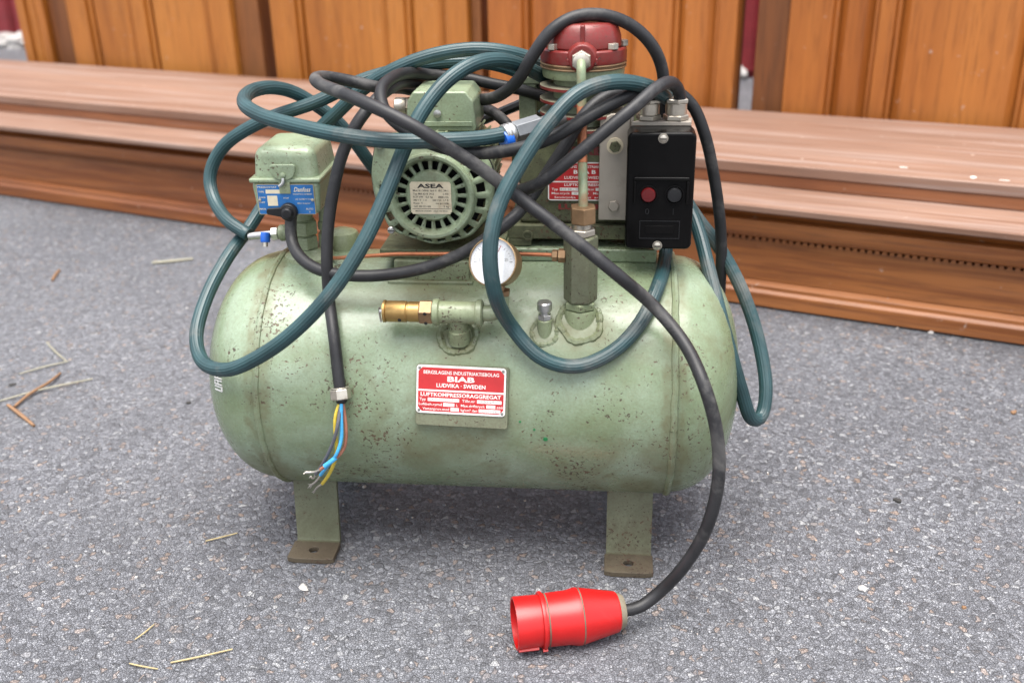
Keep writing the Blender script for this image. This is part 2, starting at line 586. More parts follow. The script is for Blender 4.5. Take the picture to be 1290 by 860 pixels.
MT['straw'] = plain('dry_straw', (.38, .30, .15), .6, 0, .2, 200)
MT['pale_straw'] = plain('bleached_straw', (.29, .27, .20), .6, 0, .2, 200)
MT['twig'] = plain('brown_twig', (.22, .12, .06), .7, 0, .25, 150)
MT['spot'] = plain('green_dab', (.01, .17, .05), .4)
MT['steel_dark'] = plain('grey_coupling', (.27, .28, .29), .42, .7, .15, 60, 0, (.12, .11, .10), .25)
MT['bark'] = plain('dark_bark_bit', (.03, .028, .026), .8)
g, nt, b = newmat('gauge_glass')
nt.nodes.remove(b)
tr = nt.nodes.new('ShaderNodeBsdfTransparent')
gl = nt.nodes.new('ShaderNodeBsdfGlossy')
gl.inputs['Roughness'].default_value = .05
ms = nt.nodes.new('ShaderNodeMixShader')
nt.links.new(math_(nt, 'MULTIPLY', noise(nt, coord(nt), 90), .16), ms.inputs[0])
nt.links.new(tr.outputs[0], ms.inputs[1])
nt.links.new(gl.outputs[0], ms.inputs[2])
nt.links.new(ms.outputs[0], nt.nodes['Material Output'].inputs['Surface'])
MT['glass'] = g

# ------------------------------------------------------------------ ground
mb = MB()
mb.add([(-60, -12, 0), (60, -12, 0), (60, 90, 0), (-60, 90, 0)], [(0, 1, 2, 3)])
ground = structure(mb.build('ground', MT['asphalt']))
gm_, nt, b = newmat('loose_grit')
ge = nt.nodes.new('ShaderNodeNewGeometry')
c_ = ramp(nt, ge.outputs['Random Per Island'], [(0, (.08, .08, .085)), (.4, (.19, .19, .20)), (.75, (.32, .32, .33)), (.9, (.36, .26, .19)), (1, (.55, .54, .52))])
nt.links.new(c_, b.inputs['Base Color'])
b.inputs['Roughness'].default_value = .75
rg = random.Random(11)
mb = MB()
for i in range(3200):
    gx, gy = rg.uniform(-1.1, 1.0), -.46 + 1.5 * rg.random() ** 1.5
    if gy > .92 - .495 * gx - .02:
        continue
    r_ = .0009 + .0026 * rg.random() ** 3
    ph = rg.uniform(0, 6.28)
    n_ = rg.choice((4, 5, 6))
    el = rg.uniform(.55, 1)
    ring = []
    for k in range(n_):
        a = ph + 2 * math.pi * k / n_
        q = r_ * rg.uniform(.75, 1.2)
        dx, dy = q * math.cos(a), q * el * math.sin(a)
        ring.append((gx + dx * math.cos(ph) - dy * math.sin(ph), gy + dx * math.sin(ph) + dy * math.cos(ph)))
    hgt = r_ * rg.uniform(.5, 1.1)
    vs = [(x_, y_, -.0004) for x_, y_ in ring] + [(gx + (x_ - gx) * .62, gy + (y_ - gy) * .62, hgt * rg.uniform(.8, 1.1)) for x_, y_ in ring]
    mb.add(vs, [(k, (k + 1) % n_, n_ + (k + 1) % n_, n_ + k) for k in range(n_)] + [tuple(range(n_, 2 * n_))])
grit = stuff(mb.build('loose_grit', gm_))
grit['label'] = 'fine loose grit scattered over the asphalt'
grit['category'] = 'grit'

# ------------------------------------------------------------------ wooden plinth behind the machine
BO = (-1.4019, 1.6086, 0.0)
BY = R(-26.317)
plinth = tag(empty('wooden_plinth', BO, BY), 'long low stepped wooden plinth with moulded front and dusty top, behind the compressor', 'plinth')
X0, X1 = -1.3, 3.6


def strip(name, prof, mat, bevel=.0015, x0=X0, x1=X1, parent=None):
    """profile in (depth, height) swept along the plinth"""
    m = MB()
    n = len(prof)
    vs = [(x0, y, z) for y, z in prof] + [(x1, y, z) for y, z in prof]
    fs = [tuple(range(n)), tuple(reversed(range(n, 2 * n)))] + [(k, n + k, n + (k + 1) % n, (k + 1) % n) for k in range(n)]
    fs = [tuple(reversed(q)) for q in fs]
    m.add(vs, fs)
    return m.build(name, mat, parent or plinth, bevel)


strip('base_moulding', [(-.012, .004), (-.012, .030), (-.006, .036), (-.006, .043), (.004, .050), (.03, .050), (.03, .004)], MT['bench_front'])
strip('frieze_board', [(.004, .051), (.004, .129), (.03, .129), (.03, .051)], MT['bench_front'], .0005)
strip('ovolo_moulding', [(-.006, .137), (-.013, .141), (-.018, .150), (-.020, .158), (-.020, .172), (-.004, .174), (.03, .174), (.03, .137)], MT['bench_front'], .001)
strip('cove_moulding', [(-.006, .1745), (-.010, .180), (-.018, .187), (-.026, .1905), (.03, .1905), (.03, .1745)], MT['bench_front'], .0008)
strip('ledge_board', [(-.036, .191), (-.036, .204), (.125, .207), (.125, .191)], MT['bench_top'], .003)
strip('riser_board', [(.0935, .2072), (.0935, .229), (.125, .229), (.125, .2072)], MT['bench_riser'], .001)
strip('top_plank', [(.0905, .2295), (.0905, .251), (.335, .251), (.335, .2295)], MT['bench_top'], .003)
strip('top_plank', [(.3410, .2295), (.3410, .2475), (.60, .2475), (.60, .2295)], MT['bench_top'], .003)
strip('back_board', [(.57, .004), (.57, .2290), (.60, .2290), (.60, .004)], MT['bench_front'])
mb = MB()
x = X0 + .01
while x < X1:
    mb.box((x, -.004, .1295), (x + .0075, .012, .1367))
    x += .0125
stuff(mb.build('dentil_row', MT['bench_front'], plinth))
for bx_, by_, w_, d_ in ((2.30, .15, .02, .006), (2.42, .12, .012, .02), (2.47, .118, .02, .004)):
    c = MB()
    pts = [(w_ / 2 * math.cos(k) * random.uniform(.7, 1.1), d_ / 2 * math.sin(k) * random.uniform(.7, 1.1)) for k in [i * .7 for i in range(9)]]
    c.prism(pts, Matrix.Translation((bx_, by_, .2512)), .0008).build('paint_fleck', MT['print_white'], plinth)

# ------------------------------------------------------------------ upright wooden panels behind the plinth


def panel_unit(name, x0, x1, label, cuts, mat, side=None, off=.66, depth=.07, h=1.25, sidew=0.0):
    """a frame and panel section standing upright; cuts: fractions where beads run between boards"""
    o = empty(name, (Vector(BO) + Matrix.Rotation(BY, 3, 'Z') @ Vector((x0, off, 0))), BY)
    tag(o, label, 'cabinet', 'panelled cabinets standing behind the plinth')
    w = x1 - x0
    ed = [0.0] + [c for c in cuts] + [1.0]
    for i in range(len(ed) - 1):
        a, c = ed[i] * w, ed[i + 1] * w
        flat = (i % 2 == 0)
        m = MB()
        if flat:
            m.box((a + .001, 0, 0), (c - .001, depth - .012, h))
            m.build('stile', mat, o, .003)
        else:
            # fielded board: recess with chamfer to a raised centre
            ch = min(.030, (c - a) * .30)
            y0, y1 = .030, .010
            pr = [(a, y0), (a + .006, y0), (a + ch, y1), (c - ch, y1), (c - .006, y0), (c, y0), (c, depth - .014), (a, depth - .014)]
            m.prism(pr, Matrix.Identity(4), h)
            m.build('raised_board', mat, o, .0012)
            for e in (a + .004, c - .004):
                q = MB()
                q.tube([(e, .020, 0), (e, .020, h)], .0085, 10)
                q.build('bead', mat, o)
    m = MB()
    m.box((.0, depth - .0115, 0), (w, depth, h))
    m.build('back_board', MT['door_dark'], o)
    if side:
        m = MB()
        s0, s1 = (-sidew, -.002) if side == 'L' else (w + .002, w + sidew)
        m.box((s0, .02, 0), (s1, .30, h - .05))
        m.build('side_panel', MT['door_dark'], o, .002)
    return o


panel_unit('panelled_cabinet', -.605, -.475, 'narrow honey wood panelled cabinet at the far left of the row', [.3, .7], MT['door_a'], 'R', .66, sidew=.085)
panel_unit('panelled_cabinet', -.345, .335, 'honey wood panelled cabinet behind the plinth left of the pressure switch', [.13, .42, .5, .88], MT['door_a'], 'R', .64, sidew=.09)
panel_unit('panelled_cabinet', .475, 1.13, 'wide oak panelled cabinet standing behind the electric motor', [.14, .62, .70, .90], MT['door_a'], 'R', .65, sidew=.03)
panel_unit('panelled_cabinet', 1.195, 1.855, 'reddish oak panelled cabinet standing behind the red pump head', [.15, .62, .76, .93], MT['door_b'], None, .64)
panel_unit('panelled_cabinet', 1.975, 2.95, 'large oak panelled cabinet with arched grain at the right edge', [.10, .20, .235, .52, .62, .93], MT['door_b'], 'L', .63, sidew=.075)
pl = MB()
pl.box((0, 0, 0), (.14, .03, .395))
o = pl.build('wooden_plank', MT['door_dark'], None, .002)
o.location = Vector(BO) + Matrix.Rotation(BY, 3, 'Z') @ Vector((1.10, .76, 0))
o.rotation_euler = (0, 0, BY)
tag(o, 'dark plank showing low in the gap left of the reddish cabinet', 'plank')

# far red wall
ra, rb_ = Vector((-2.9996, 5.0707, 0.0000)), Vector((0.9873, 3.2494, 0.0000))
ang = math.atan2(rb_.y - ra.y, rb_.x - ra.x)
rw = tag(empty('red_wall', ra, ang), 'dark red board wall far behind the wooden cabinets', 'wall')
mb = MB()
mb.box((-4, .02, 0), (8, .1, 3.2))
mb.build('backing', MT['red_wall'], rw)
board = None
for i in range(75):
    xx = -4 + i * .16
    if board is None:
        m = MB()
        m.prism([(0, 0), (.02, -.03), (.11, -.03), (.13, 0)], Matrix.Translation((0, .018, .03)), 3.1)
        board = m.build('board', MT['red_wall'], rw)
        bo = board
    else:
        bo = board.copy()
        COL.objects.link(bo)
        bo.parent = rw
    bo.location = (xx, 0, 0)


def rubble(name, c, s, mat, seed, flat=.55):
    rnd = random.Random(seed)
    bm = bmesh.new()
    bmesh.ops.create_icosphere(bm, subdivisions=2, radius=1)
    ph = [rnd.uniform(0, 6) for _ in range(6)]
    for v in bm.verts:
        k = 1 + .22 * math.sin(3 * v.co.x + ph[0]) + .18 * math.sin(4 * v.co.y + ph[1]) + .15 * math.sin(5 * v.co.z + ph[2])
        v.co = Vector((v.co.x * s * k, v.co.y * s * .7 * k, max(v.co.z, -.6) * s * flat * k))
    me = bpy.data.meshes.new(name)
    bm.to_mesh(me)
    bm.free()
    me.materials.append(mat)
    o = bpy.data.objects.new(name, me)
    COL.objects.link(o)
    o.location = Vector(c) + Vector((0, 0, s * flat * .5))
    o.rotation_euler = (0, 0, rnd.uniform(0, 6))
    return o


for i, (u_, lab) in enumerate((((-2.7109, 4.8178, 0.0000), 'pale rubble lump by the red wall nearest the leftmost cabinet'),
                               ((-2.7378, 4.7559, 0.0000), 'middle pale rubble lump at the foot of the red wall'),
                               ((-2.8538, 4.8735, 0.0000), 'pale rubble lump below the red wall near the left picture edge'),
                               ((-2.8583, 4.7743, 0.0000), 'pale rubble lump cut by the left picture edge'))):
    tag(rubble('rubble_stone', u_, (.11, .08, .10, .08)[i], MT['pale_stone'], i), lab, 'stone', 'pale rubble at the foot of the red wall')
tag(rubble('rubble_stone', (0.9755, 3.2102, 0.0000), .05, MT['pale_stone'], 9, .9), 'white lump seen through the gap right of the reddish cabinet', 'stone', 'pale rubble at the foot of the red wall')

# ------------------------------------------------------------------ the compressor
RT, ZT = .14, .206
comp = tag(empty('air_compressor', (-.041, 0, 0), R(-6)), 'old green air compressor on a horizontal tank with motor, pump and switches', 'compressor')

# tank ---------------------------------------------------------------
prof = []
for i in range(15):
    t = 1 - i / 14.0
    tt = math.sin(t * math.pi / 2)
    prof.append(((RT - .002) * (1 - tt ** 2.3) ** (1 / 2.3) if tt < 1 else .0005, -.222 - .090 * tt))
right = [(r_, .222 + (-h_ - .222) * .90) for r_, h_ in reversed(prof)]
prof = prof + [(RT, -.2215)] + [(RT, -.2215 + .443 * k / 12) for k in range(1, 12)] + [(RT, .2215)] + right
mb = MB()
mb.lathe(prof, (0, 0, ZT), (1, 0, 0), 96)
tank = mb.build('tank', MT['tank'], comp, angle=60)


def tank_pt(x, ang, off=0.0):
    return Vector((x, -(RT + off) * math.cos(ang), ZT + (RT + off) * math.sin(ang)))


for s in (-1, 1):
    rnd = random.Random(4 + s)
    m = MB()
    pts = [tank_pt(s * .2235 + rnd.uniform(-.0007, .0007), 2 * math.pi * k / 90, -.0012 + rnd.uniform(-.0004, .0004)) for k in range(91)]
    m.tube(pts, .0042, 8, step=.006, cap=False)
    m.build('weld_seam', MT['tank'], tank)


def weld_ring(x, ang, r, rad, seed):
    rnd = random.Random(seed)
    pts = []
    ph = [rnd.uniform(0, 6.28) for _ in range(4)]
    for k in range(97):
        a = 2 * math.pi * k / 96
        rr = r * (1 + .05 * math.sin(2 * a + ph[0]) + .04 * math.sin(5 * a + ph[1]) + .012 * math.sin(17 * a + ph[2]))
        pts.append(tank_pt(x + rr * math.cos(a), ang + rr * math.sin(a) / RT, -.0016 + .0004 * math.sin(11 * a + ph[3])))
    m = MB()
    m.tube(pts, rad * 1.05, 8, step=.002, cap=False, rfun=lambda t: 1 + .05 * math.sin(150 * t) + .10 * math.sin(37 * t))
    return m.build('weld_ring', MT['tank'], tank)


# white stencil remains on the left dished end
mb = MB()
for (u0, v0, u1, v1) in ((0, 0, 0, 4), (0, 4, 3, 4), (0, 2, 3, 2), (3, 0, 3, 4), (5, 0, 5, 4), (5, 4, 8, 4), (8, 0, 8, 4), (5, 2, 8, 2), (10, 0, 10, 4), (10, 0, 13, 0), (13, 0, 13, 4)):
    def hp(a, b):
        ang = .33 - a * .011
        dx = .045 + b * .0028
        tt = dx / .090
        rr = (RT - .002) * (1 - tt ** 2.3) ** (1 / 2.3) + .0006
        return Vector((-.222 - dx, -rr * math.cos(ang), ZT + rr * math.sin(ang)))
    mb.tube([hp(u0, v0), hp((u0 + u1) / 2, (v0 + v1) / 2), hp(u1, v1)], .0010, 6, step=.003)
mb.build('stencil_mark', MT['plate_white'], tank)

# feet ---------------------------------------------------------------


def holed_plate(w, y0, y1, z0, z1, cx, hy, hr, n=24):
    """flat plate with a round hole through it"""
    m = MB()
    a = [2 * math.pi * k / n for k in range(n)]
    def outer(t):
        c, s = math.cos(t), math.sin(t)
        hx = w / 2
        q = 1e9
        if abs(c) > 1e-6:
            q = min(q, hx / abs(c))
        if s > 1e-6:
            q = min(q, (y1 - hy) / s)
        if s < -1e-6:
            q = min(q, (y0 - hy) / s)
        return (cx + q * c, hy + q * s)
    vs = []
    for z in (z1, z0):
        vs += [(*outer(t), z) for t in a]
        vs += [(cx + hr * math.cos(t), hy + hr * math.sin(t), z) for t in a]
    fs = []
    for k in range(n):
        j = (k + 1) % n
        fs += [(k, j, n + j, n + k), (2 * n + j, 2 * n + k, 3 * n + k, 3 * n + j), (k, 2 * n + k, 2 * n + j, j), (n + j, 3 * n + j, 3 * n + k, n + k)]
    m.add(vs, [tuple(reversed(q)) for q in fs])
    return m


for cx in (-.193, .183):
    m = MB()
    hw = .0265
    line = [(y_, z_ + (.0035 if z_ > .05 else 0)) for y_, z_ in ((-.0865, .0035), (-.0785, .0040), (-.0755, .010), (-.0735, .03), (-.067, .0795), (-.045, .0695), (0, .0630), (.045, .0695), (.067, .0795), (.0735, .03), (.0755, .010), (.0785, .0040), (.0865, .0035))]
    th = .0062
    up, dn = [], []
    for i, (y, z) in enumerate(line):
        q0, q1 = line[max(0, i - 1)], line[min(len(line) - 1, i + 1)]
        d = Vector((q1[0] - q0[0], q1[1] - q0[1])).normalized()
        nrm = Vector((-d.y, d.x)) * th / 2
        up.append((y + nrm.x, z + nrm.y))
        dn.append((y - nrm.x, z - nrm.y))
    n = len(line)
    vs = [(cx - hw, *q) for q in up] + [(cx + hw, *q) for q in up] + [(cx - hw, *q) for q in dn] + [(cx + hw, *q) for q in dn]
    fs = []
    for i in range(n - 1):
        fs += [(i, i + 1, n + i + 1, n + i), (2 * n + i, 3 * n + i, 3 * n + i + 1, 2 * n + i + 1), (i, 2 * n + i, 2 * n + i + 1, i + 1), (n + i, n + i + 1, 3 * n + i + 1, 3 * n + i)]
    fs += [(0, n, 3 * n, 2 * n), (n - 1, 3 * n - 1, 4 * n - 1, 2 * n - 1)]
    m.add(vs, [tuple(reversed(q)) for q in fs])
    ft = m.build('foot', MT['foot'], comp, .0012)
    for s, (y0, y1) in ((-1, (-.1190, -.0835)), (1, (.0835, .1190))):
        pmb = holed_plate(.0565, y0, y1, .0005, .0072, cx, (y0 + y1) / 2 + .001, .0058)
        pmb.build('mounting_plate', MT['foot_rust'], ft, .0008)

# name plate on the tank ---------------------------------------------
c_ang = math.asin((.2405 - ZT) / RT) + .03
nrm = Vector((0, -math.cos(c_ang), math.sin(c_ang)))
upv = Vector((0, math.sin(c_ang), math.cos(c_ang)))
pc = Vector((.0005, 0, ZT)) + nrm * (RT + .0005)
xd = Vector((math.cos(R(-1.4)), 0, 0)) + upv * math.sin(R(-1.4))
fb = frame(pc - upv * .0065, xd, upv)
m = MB()
m.prism(rrect(.0985, .0655, .003), fb @ Matrix.Translation((0.001, 0, -.006)), .0080)
backing = m.build('plate_backing', MT['foot'], comp, .0006)
fp = frame(pc + nrm * .0022, xd, upv)
m = MB()
m.prism(rrect(.0950, .0515, .0035), fp, .0010)
nplate = m.build('name_plate', MT['plate_white'], comp, .0003)
fp = fp @ Matrix.Translation((0, 0, .0010))
m = MB()


def panel_poly(w, h, cut):
    return [(-w / 2 + cut, -h / 2), (w / 2 - cut, -h / 2), (w / 2, -h / 2 + cut), (w / 2, h / 2 - cut), (w / 2 - cut, h / 2), (-w / 2 + cut, h / 2), (-w / 2, h / 2 - cut), (-w / 2, -h / 2 + cut)]


m.prism([(-.0455, .0000), (.0455, .0000), (.0455, .0190), (.0412, .0235), (-.0412, .0235), (-.0455, .0190)], fp @ Matrix.Translation((0, 0, .00002)), .0001)
m.prism([(-.0412, -.0235), (.0412, -.0235), (.0455, -.0190), (.0455, -.0020), (-.0455, -.0020), (-.0455, -.0190)], fp @ Matrix.Translation((0, 0, .00002)), .0001)
m.build('red_field', MT['plate_red'], nplate)
for (sx, sy) in ((-1, 1), (1, 1), (-1, -1), (1, -1)):
    m = MB()
    m.lathe([(.0016, 0), (.0015, .0006), (.0006, .0009)], fp @ Vector((sx * .0443, sy * .0226, 0)), fp.to_3x3() @ Vector((0, 0, 1)), 10)
    m.build('rivet', MT['ink_grey'], nplate)
lettering([('BERGSLAGENS INDUSTRIAKTIEBOLAG', 0, .0166, .0038, .080, .012, 'C', 0), ('BIAB', 0, .0092, .0056, .029, .03, 'C', 0), ('LUDVIKA \u00b7 SWEDEN', 0, .0028, .0042, .052, .02, 'C', 0),
           ('LUFTKOMPRESSORAGGREGAT', 0, -.0072, .0040, .0855, .022, 'C', 0), ('Typ', -.0438, -.0122, .0030, .0065, .01, 'L', 0), ('Tillv.nr', .0015, -.0122, .0030, .0140, .01, 'L', 0),
           ('Luftbeh.rymd', -.0445, -.0172, .0028, .0245, .008, 'L', 0), ('L', -.0045, -.0172, .0028, None, .01, 'L', 0), ('Max.drifttryck', .0005, -.0172, .0028, .0255, .008, 'L', 0), ('at\u00f6', .0385, -.0172, .0028, .0065, .008, 'L', 0),
           ('Vattenprov.med', -.0405, -.0220, .0028, .0285, .008, 'L', 0), ('kg/cm\u00b2 den', .0005, -.0220, .0028, .0175, .008, 'L', 0)], fp, nplate, MT['print_white'])
m = MB()
for (x0, x1, y0) in ((-.035, -.0015, -.0126), (.0175, .0435, -.0126), (-.0185, -.0065, -.0176), (.0275, .037, -.0176), (-.0105, -.0015, -.0224), (.0195, .0425, -.0224)):
    m.prism([(x0, y0), (x1, y0), (x1, y0 + .0036), (x0, y0 + .0036)], fp @ Matrix.Translation((0, 0, .00014)), .00006)
m.build('stamp_field', MT['print_white'], nplate)
lettering([('LKT 50-20  50', -.033, -.0119, .0026, .028, .0, 'L', .05), ('19129', .022, -.0119, .0026, .014, .0, 'L', .05), ('50', -.015, -.0170, .0026, None, 0, 'L', 0), ('7', .031, -.0170, .0026, None, 0, 'L', 0),
           ('10', -.008, -.0218, .0026, None, 0, 'L', 0), ('21.11.66', .023, -.0218, .0026, .016, 0, 'L', 0)], fp @ Matrix.Translation((0, 0, .0001)), nplate, MT['ink_grey'], 'stamping')

# base rails ----------------------------------------------------------
m = MB()
m.box((.035, -.012, .3455), (.205, .085, .3610))
m.build('base_rail', MT['tank'], comp, .0025)
m = MB()
m.box((-.105, .02, .3450), (.0345, .085, .3600))
m.build('base_rail', MT['tank'], comp, .0025)
m = MB()
m.box((-.082, -.050, .332), (.001, .015, .3585))
br = m.build('motor_bracket', MT['green'], comp, .002)
m = MB()
m.box((-.089, -.058, .3305), (.006, -.0505, .3375), mat=None)
m.build('bracket_flange', MT['tank'], br, .002)
m = MB()
m.box((-.098, -.045, .3590), (.012, .10, .3690))
m.build('motor_base', MT['dirty_green'], br, .001)

# electric motor ------------------------------------------------------
MC = Vector((-.0345, 0, .4335))
FY = -.058
m = MB()
m.lathe([(.048, -.03), (.050, -.028), (.050, .125), (.046, .130), (.012, .130), (.010, .16)], MC, (0, 1, 0), 40)
motor = m.build('electric_motor', MT['green'], comp, angle=40)
for k in range(36):
    a = 2 * math.pi * k / 36
    if -2.4 < a - 1.5 * math.pi < -.0 and False:
        continue
    q = MB()
    mat = Matrix.Translation(MC) @ Matrix.Rotation(a, 4, 'Y')
    q.box((-.0011, -.020, .0495), (.0011, .118, .0570), 0, mat)
    q.build('cooling_fin', MT['green'], motor)
oct_ = [(-.0568, .0590), (-.0650, .0213), (-.0630, -.006), (-.0480, -.0420), (-.0010, -.0570), (.0390, -.0475), (.0640, -.0180), (.0660, .012), (.0630, .033), (.0420, .058), (.0, .062)]


def outline(th):
    best = .05
    d = Vector((math.cos(th), math.sin(th)))
    for i in range(len(oct_)):
        p, q = Vector(oct_[i]), Vector(oct_[(i + 1) % len(oct_)])
        e = q - p
        den = d.x * e.y - d.y * e.x
        if abs(den) < 1e-9:
            continue
        t = (p.x * e.y - p.y * e.x) / den
        s = (p.x * d.y - p.y * d.x) / den
        if t > 0 and -1e-6 <= s <= 1 + 1e-6:
            best = t
    return best


ND = 100
raw = [outline(2 * math.pi * k / ND) for k in range(ND)]
for _ in range(4):
    raw = [(raw[k - 1] + raw[k] * 2 + raw[(k + 1) % ND]) / 4 for k in range(ND)]
rings = []      # (function of k -> radius, y)
RR = .0462
rings.append((lambda k: raw[k], FY + .030))
rings.append((lambda k: raw[k], FY + .0085))
rings.append((lambda k: raw[k] - .0012, FY + .0065))
rings.append((lambda k: RR + (raw[k] - RR) * .86, FY + .0052))
rings.append((lambda k: min(RR + (raw[k] - RR) * .80, .0570), FY + .0042))
rings.append((lambda k: RR + .0022, FY + .0012))
rings.append((lambda k: RR, FY - .0005))
rings.append((lambda k: RR - .0004, FY - .0058))
rings.append((lambda k: RR - .0020, FY - .0070))
rings.append((lambda k: RR - .0048, FY - .0068))
rings.append((lambda k: RR - .0068, FY - .0040))
rings.append((lambda k: .0366, FY + .0015))
rings.append((lambda k: .0280, FY + .0010))
rings.append((lambda k: .0256, FY - .0014))
rings.append((lambda k: .0006, FY - .0014))
vs, fs = [], []
for rf, y in rings:
    for k in range(ND):
        a = 2 * math.pi * k / ND
        vs.append((MC.x + rf(k) * math.cos(a), y, MC.z + rf(k) * math.sin(a)))
for i in range(len(rings) - 1):
    for k in range(ND):
        deg = 360.0 * (k + .5) / ND
        slot = (k % 5) in (1, 2, 3)
        if i == 11 and slot:
            continue
        if i == 4 and slot and (deg < 48 or deg > 168):
            continue
        fs.append((i * ND + k, (i + 1) * ND + k, (i + 1) * ND + (k + 1) % ND, i * ND + (k + 1) % ND))
m = MB()
m.add(vs, fs, 0, True)
fan = m.build('fan_cover', MT['box_green'], motor, angle=32)
so = fan.modifiers.new('thick', 'SOLIDIFY')
so.thickness = .003
so.offset = 1
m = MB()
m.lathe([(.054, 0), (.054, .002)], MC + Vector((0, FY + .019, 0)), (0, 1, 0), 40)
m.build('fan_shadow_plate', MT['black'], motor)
for k in range(7):
    q = MB()
    mat = Matrix.Translation(MC + Vector((0, FY + .006, 0))) @ Matrix.Rotation(2 * math.pi * k / 7 + .2, 4, 'Y') @ Matrix.Rotation(.5, 4, 'Z')
    q.box((-.001, 0, .015), (.001, .010, .046), 0, mat)
    q.build('fan_blade', MT['black_plastic'], motor)
for dx, dz in ((-.0525, .0525), (-.0465, -.0395)):
    m = MB()
    p = MC + Vector((dx, FY + .0055, dz))
    m.lathe([(.0042, 0), (.0042, -.003), (.0030, -.0042), (.0004, -.0046)], p, (0, 1, 0), 14)
    m.box((p.x - .0034, p.y - .0050, p.z - .0005), (p.x + .0034, p.y - .0035, p.z + .0005), 1, None)
    m.build('cover_screw', [MT['steel'], MT['ink']], motor)
m = MB()
jp = [(MC.x + raw[k % ND] * 1.004 * math.cos(2 * math.pi * k / ND), FY + .0125, MC.z + raw[k % ND] * 1.004 * math.sin(2 * math.pi * k / ND)) for k in range(ND + 1)]
m.tube(jp, .0011, 6, step=.003, cap=False)
m.build('cover_joint', MT['ink'], motor)
fm = frame(MC + Vector((-.0005, FY - .0016, -.002)), (1, 0, 0), (0, 0, 1)) @ Matrix.Diagonal((1.1, 1.1, 1, 1))
m = MB()
pw, ph = .0395, .0315
m.prism([(-pw / 2 + .0015, -ph / 2), (pw / 2 - .0015, -ph / 2), (pw / 2 - .0015, -ph / 2 + .002), (pw / 2, -ph / 2 + .002), (pw / 2, ph / 2 - .002), (pw / 2 - .0015, ph / 2), (-pw / 2 + .0015, ph / 2), (-pw / 2, ph / 2 - .002), (-pw / 2, -ph / 2 + .002)], fm, .0007)
mplate = m.build('motor_plate', MT['plate_cream'], comp)
fm = fm @ Matrix.Translation((0, 0, .0007))
lettering([('ASEA', 0, .0100, .0040, .0255, .035, 'C', 0), ('Mot 3~ 50Hz  Isol E  IEC 34-1', 0, .0066, .0018, .034, .012, 'C', 0),
           ('Typ MA 63 B 14-2', -.017, .0033, .0018, .020, .014, 'L', 0), ('1-03', .017, .0033, .0018, .005, .01, 'R', 0),
           ('0,37 kW   0,5 hp', -.017, .0003, .0018, .019, .012, 'L', 0), ('2800 r/m', .017, .0003, .0018, .010, .012, 'R', 0),
           ('380 V Y   1 A', -.017, -.0028, .0018, .013, .012, 'L', 0), ('220 V D  1,7 A', .017, -.0028, .0018, .0155, .012, 'R', 0),
           ('Kont  T', -.017, -.0059, .0018, .009, .012, 'L', 0), ('cos \u03c6 = 0,86', .017, -.0059, .0018, .0125, .012, 'R', 0),
           ('CAT 443 221-303', -.017, -.0090, .0018, .0165, .012, 'L', 0), ('5 kg', .017, -.0090, .0018, .005, .012, 'R', 0),
           ('MADE IN SWEDEN   ASEA V\u00c4STER\u00c5S', 0, -.0134, .0014, .031, .004, 'C', 0)], fm, mplate, MT['ink'])
m = MB()
m.prism([(-.0185, -.0108), (.0185, -.0108), (.0185, -.0104), (-.0185, -.0104)], fm, .0001)
m.build('print_line', MT['ink'], mplate)

# terminal box on the motor
m = MB()
fr = [(-.068, .488), (.006, .488), (.0075, .494), (.0050, .5210), (-.003, .5310), (-.060, .5310), (-.0665, .5210), (-.0695, .494)]
m.prism(fr, frame((0, .0, 0), (1, 0, 0), (0, 0, 1)) @ Matrix.Translation((0, 0, -.072)), .072)
tbox = m.build('terminal_box', MT['box_green'], comp, .0025)
m = MB()
m.prism([(-.066, .4995), (.003, .4995), (.0035, .4945), (-.0665, .4945)], frame((0, -.0012, 0), (1, 0, 0), (0, 0, 1)) @ Matrix.Translation((0, 0, -.0008)), .0015)
m.build('lid_lip', MT['box_green'], tbox, .0004)
m = MB()
m.lathe([(.0042, 0), (.0042, .002), (.0005, .0032)], (-.034, -.001, .508), (0, -1, 0), 14)
m.build('lid_screw', MT['steel'], tbox)
m = MB()
m.hexa(.0105, (-.0665, .035, .509), (-1, 0, 0), .008)
m.lathe([(.0095, 0), (.0095, .012), (.008, .013)], (-.0745, .035, .509), (-1, 0, 0), 18)
m.build('cable_gland', MT['nickel'], tbox)

# pump -----------------------------------------------------------------
PC = Vector((.121, .03, 0))
m = MB()
m.prism([(.052, .386), (.188, .386), (.188, .438), (.172, .470), (.150, .484), (.088, .484), (.070, .470), (.054, .440)], frame((0, .0, 0), (1, 0, 0), (0, 0, 1)) @ Matrix.Translation((0, 0, -.09)), .09)
pump = m.build('pump', MT['dirty_green'], comp, .005)
m = MB()
m.box((.040, -.006, .370), (.196, .095, .3862))
m.box((.040, -.006, .3615), (.066, .095, .3702))
m.box((.170, -.006, .3615), (.196, .095, .3702))
m.build('pump_base', MT['dirty_green'], pump, .0015)
m = MB()
m.lathe([(.040, .48), (.034, .484), (.032, .49), (.032, .541), (.043, .543), (.044, .546), (.044, .5525)], PC, (0, 0, 1), 40)
m.build('cylinder', MT['green'], pump)
for i in range(4):
    z = .5320 - i * .0140
    m = MB()
    m.lathe([(.0315, z - .0005), (.0445, z - .0004), (.0468, z - .0004), (.0468, z + .0026), (.0442, z + .0030), (.0315, z + .0036)], PC, (0, 0, 1), 44, mfun=lambda i: 1 if i in (1, 2) else 0, cap=False)
    m.build('cooling_fin', [MT['fin_dust'], MT['red_paint']], pump)
m = MB()
for k, (r_, z0, z1) in enumerate(((.0458, .5527, .5546), (.0448, .5547, .5562), (.0458, .5563, .5585))):
    m.lathe([(r_, z0), (r_ + .0004, (z0 + z1) / 2), (r_, z1)], PC, (0, 0, 1), 44)
